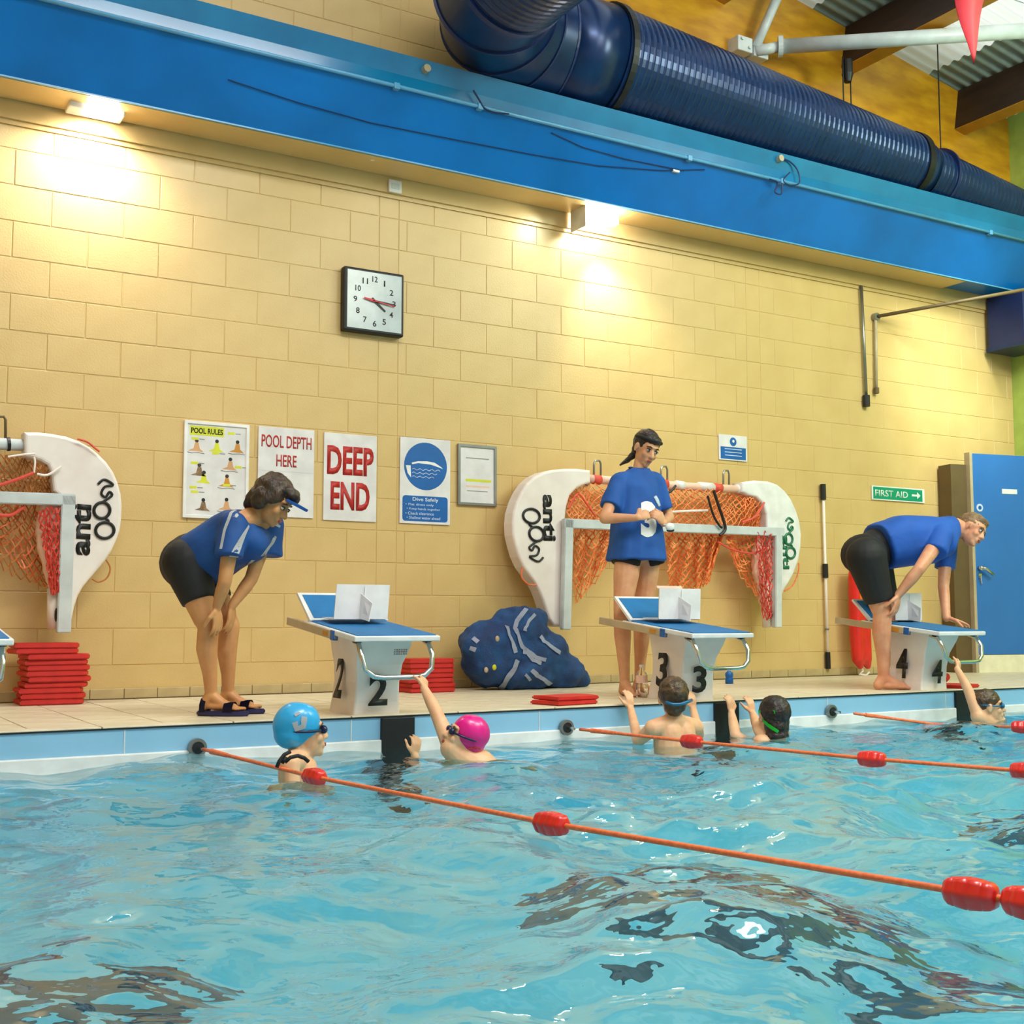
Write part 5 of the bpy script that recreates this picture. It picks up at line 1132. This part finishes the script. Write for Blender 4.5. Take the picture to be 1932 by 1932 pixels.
# pale blue cap, seen from behind facing right
c1 = P(570, 1380, 4.95); nk = P(566, 1420, 4.95)
def tor(b): limb(b, [P(546, 1440, 4.83), P(562, 1434, 4.93), P(580, 1446, 5.08)], [.044, .050, .042]); limb(b, [P(562, 1458, 4.95), P(562, 1460, 4.95)-V((-.05, 0, .40))], [.085, .09]); limb(b, [P(546, 1440, 4.83), P(546, 1442, 4.83)-V((.0, .05, .28))], [.042, .036])
t, h = swimmer('child in pale blue swim cap in the water, looking right', 570, 1382, 4.95, (.94, -.12, .10), (-.12, 0, 1), .98, nk, tor)
sc = swimcap(h, t, M['capb']); goggles(h, t, M['gog'], M['gog'])
ribbon(sc, [P(556, 1362, 4.7), P(560, 1375, 4.7), P(572, 1370, 4.7), P(574, 1352, 4.7)], .026, M['paper'], t, 'cap_print', off=.004); ribbon(sc, [P(556, 1350, 4.7), P(566, 1345, 4.7)], .012, M['paper'], t, 'cap_print', off=.004)
for pts in ([(540, 1428), (532, 1440)], [(548, 1418), (536, 1424), (527, 1436), (522, 1448)], [(538, 1438), (548, 1429), (562, 1426), (574, 1430), (582, 1437)]):
    b = nb(); tube(b, [P(x, y, 4.66) for x, y in pts], .008, 8); obj('swimsuit_strap', b, M['cloth'], t, smooth=True)
# pink cap, hanging from the rail of block 2
c2 = P(876, 1392, 5.12); hnd = V((2.74, 5.43, .196))
def tor(b):
    s_ = P(852, 1412, 5.14); e = P(822, 1342, 5.27); w = P(800, 1298, 5.38)
    limb(b, [s_, s_.lerp(e, .5), e, e.lerp(w, .4), w], [.044, .038, .031, .029, .020]); hand(b, w, (hnd-w).normalized(), (0, 1, .25), 1, .78, .75, .04, .8)
    limb(b, [s_, s_+V((.12, -.02, -.10)), s_+V((.35, -.05, -.32))], [.055, .10, .10]); w2 = P(782, 1426, 5.45); hand(b, w2, (.15, -.05, 1), (0, 1, 0), 1, .75, .5, .15); limb(b, [w2, w2+V((.1, -.1, -.25)), s_+V((.1, 0, -.12))], [.02, .03, .04])
t, h = swimmer('child in bright pink swim cap holding the rail of block number 2', 876, 1392, 5.12, (-.80, .18, .42), (.62, -.25, .72), .90, P(858, 1414, 5.14), tor)
sc = swimcap(h, t, M['capp']); goggles(h, t, M['gog'], M['gog'])
ribbon(sc, [P(884, 1412, 4.9), P(898, 1410, 4.9), P(906, 1414, 4.9)], .007, M['rope'], t, 'cap_print')
# boy from behind below block 3
YB3 = 5.20
def tor(b):
    s1, s2 = P(1232, 1374, YB3), P(1312, 1372, YB3+.04); mid = P(1272, 1366, YB3)
    limb(b, [s1, mid, s2], [.046, .062, .046], 16); limb(b, [P(1262, 1384, YB3), P(1264, 1384, YB3)-V((0, 0, .40))], [.082, .10]); limb(b, [P(1284, 1384, YB3), P(1284, 1384, YB3)-V((0, 0, .40))], [.082, .10])
    for s_, e, w, d in ((s1, P(1204, 1398, 5.32), P(1190, 1338, 5.60), (-.05, .6, .5)), (s2, P(1318, 1385, 5.38), P(1308, 1338, 5.60), (.0, .6, .5))):
        limb(b, [s_, s_.lerp(e, .5), e, e.lerp(w, .4), w], [.042, .036, .032, .028, .021]); hand(b, w, (0, .15, 1), (0, 1, .1), 1, .78, .35, .08)
t, h = swimmer('boy with wet brown hair and bare back below block number 3', 1270, 1318, YB3, (.50, .86, .02), (0, 0, 1), .93, P(1272, 1358, YB3), tor, face=False)
b = nb(); h.e(b, (-.022, 0, .036), (.106, .088, .096), 20); h.e(b, (-.06, 0, -.03), (.055, .066, .065)); blob('hair', b, M['hairk'], t, .007, 2, disp=.006, dscale=40)
b = nb(); tube(b, [h.p(-.118, .06, -.01), h.p(-.128, .02, -.022), h.p(-.128, -.02, -.022), h.p(-.11, -.065, -.01), h.p(-.05, -.098, -.005)], .009, 8); obj('goggle_strap', b, M['gogt'], t, smooth=True)
# partly hidden swimmer arm right of the black target
def tor(b):
    w = P(1380, 1345, 5.56); e = P(1388, 1388, 5.45); limb(b, [w, w.lerp(e, .5), e, e+V((.1, -.1, -.1)), e+V((.17, -.12, -.1))], [.021, .03, .032, .04, .05]); hand(b, w, (0, .12, 1), (0, 1, .1), -1, .78, .4, .08)
    w = P(1420, 1346, 5.56); e = P(1432, 1378, 5.36); limb(b, [w, w.lerp(e, .5), e, P(1450, 1402, 5.25)], [.021, .030, .033, .042]); hand(b, w, (-.1, .15, 1), (0, 1, .1), 1, .78, .4, .08)
    limb(b, [P(1436, 1402, 5.25), P(1476, 1402, 5.35)], [.05, .05]); limb(b, [P(1456, 1408, 5.3), P(1456, 1408, 5.3)-V((0, 0, .35))], [.10, .10])
t, h = swimmer('child with dark wet hair and a green goggle strap', 1458, 1352, 5.28, (.2, .93, .1), (.05, 0, 1), .95, P(1456, 1392, 5.29), tor, face=False)
b = nb(); h.e(b, (-.022, 0, .036), (.108, .09, .098), 20); h.e(b, (-.055, 0, -.045), (.068, .078, .085)); h.e(b, (-.07, 0, -.10), (.06, .075, .05)); blob('hair', b, M['haird'], t, .007, 2, disp=.007, dscale=36)
gs = [c for c in t.children if c.name.startswith('hair')][0]
ribbon(gs, [P(1430, 1338, 5.0), P(1437, 1352, 5.0), P(1446, 1364, 5.0), P(1458, 1374, 5.0), P(1468, 1380, 5.0)], .020, M['green'], t, 'goggle_strap', off=.007)
# far right swimmer on block 4
def tor(b):
    s_ = P(1846, 1352, 5.30); e = P(1826, 1300, 5.36); w = P(1806, 1262, 5.42); tgt = V((6.70, 5.44, .198))
    limb(b, [s_, s_.lerp(e, .5), e, e.lerp(w, .4), w], [.042, .036, .031, .028, .020]); hand(b, w, (tgt-w).normalized(), (0, 1, .25), 1, .74, .7, .04, .8)
    limb(b, [s_, s_+V((.14, 0, -.06)), s_+V((.14, 0, -.35))], [.05, .09, .10])
t, h = swimmer('child in blue goggles at the far right holding the rail of block number 4', 1866, 1333, 5.28, (.66, -.66, .05), (0, 0, 1), .90, P(1862, 1356, 5.29), tor)
b = nb(); h.e(b, (-.022, 0, .042), (.104, .084, .088), 20); h.e(b, (-.06, 0, -.03), (.05, .066, .06)); blob('hair', b, M['hairk'], t, .007, 2, disp=.006, dscale=40)
goggles(h, t, M['gogt'], M['gogt'])
b = nb(); h.e(b, (.088, 0, .004), (.010, .055, .022)); obj('mask_frame', b, M['gogt'], t, smooth=True)
bpy.context.view_layer.update()
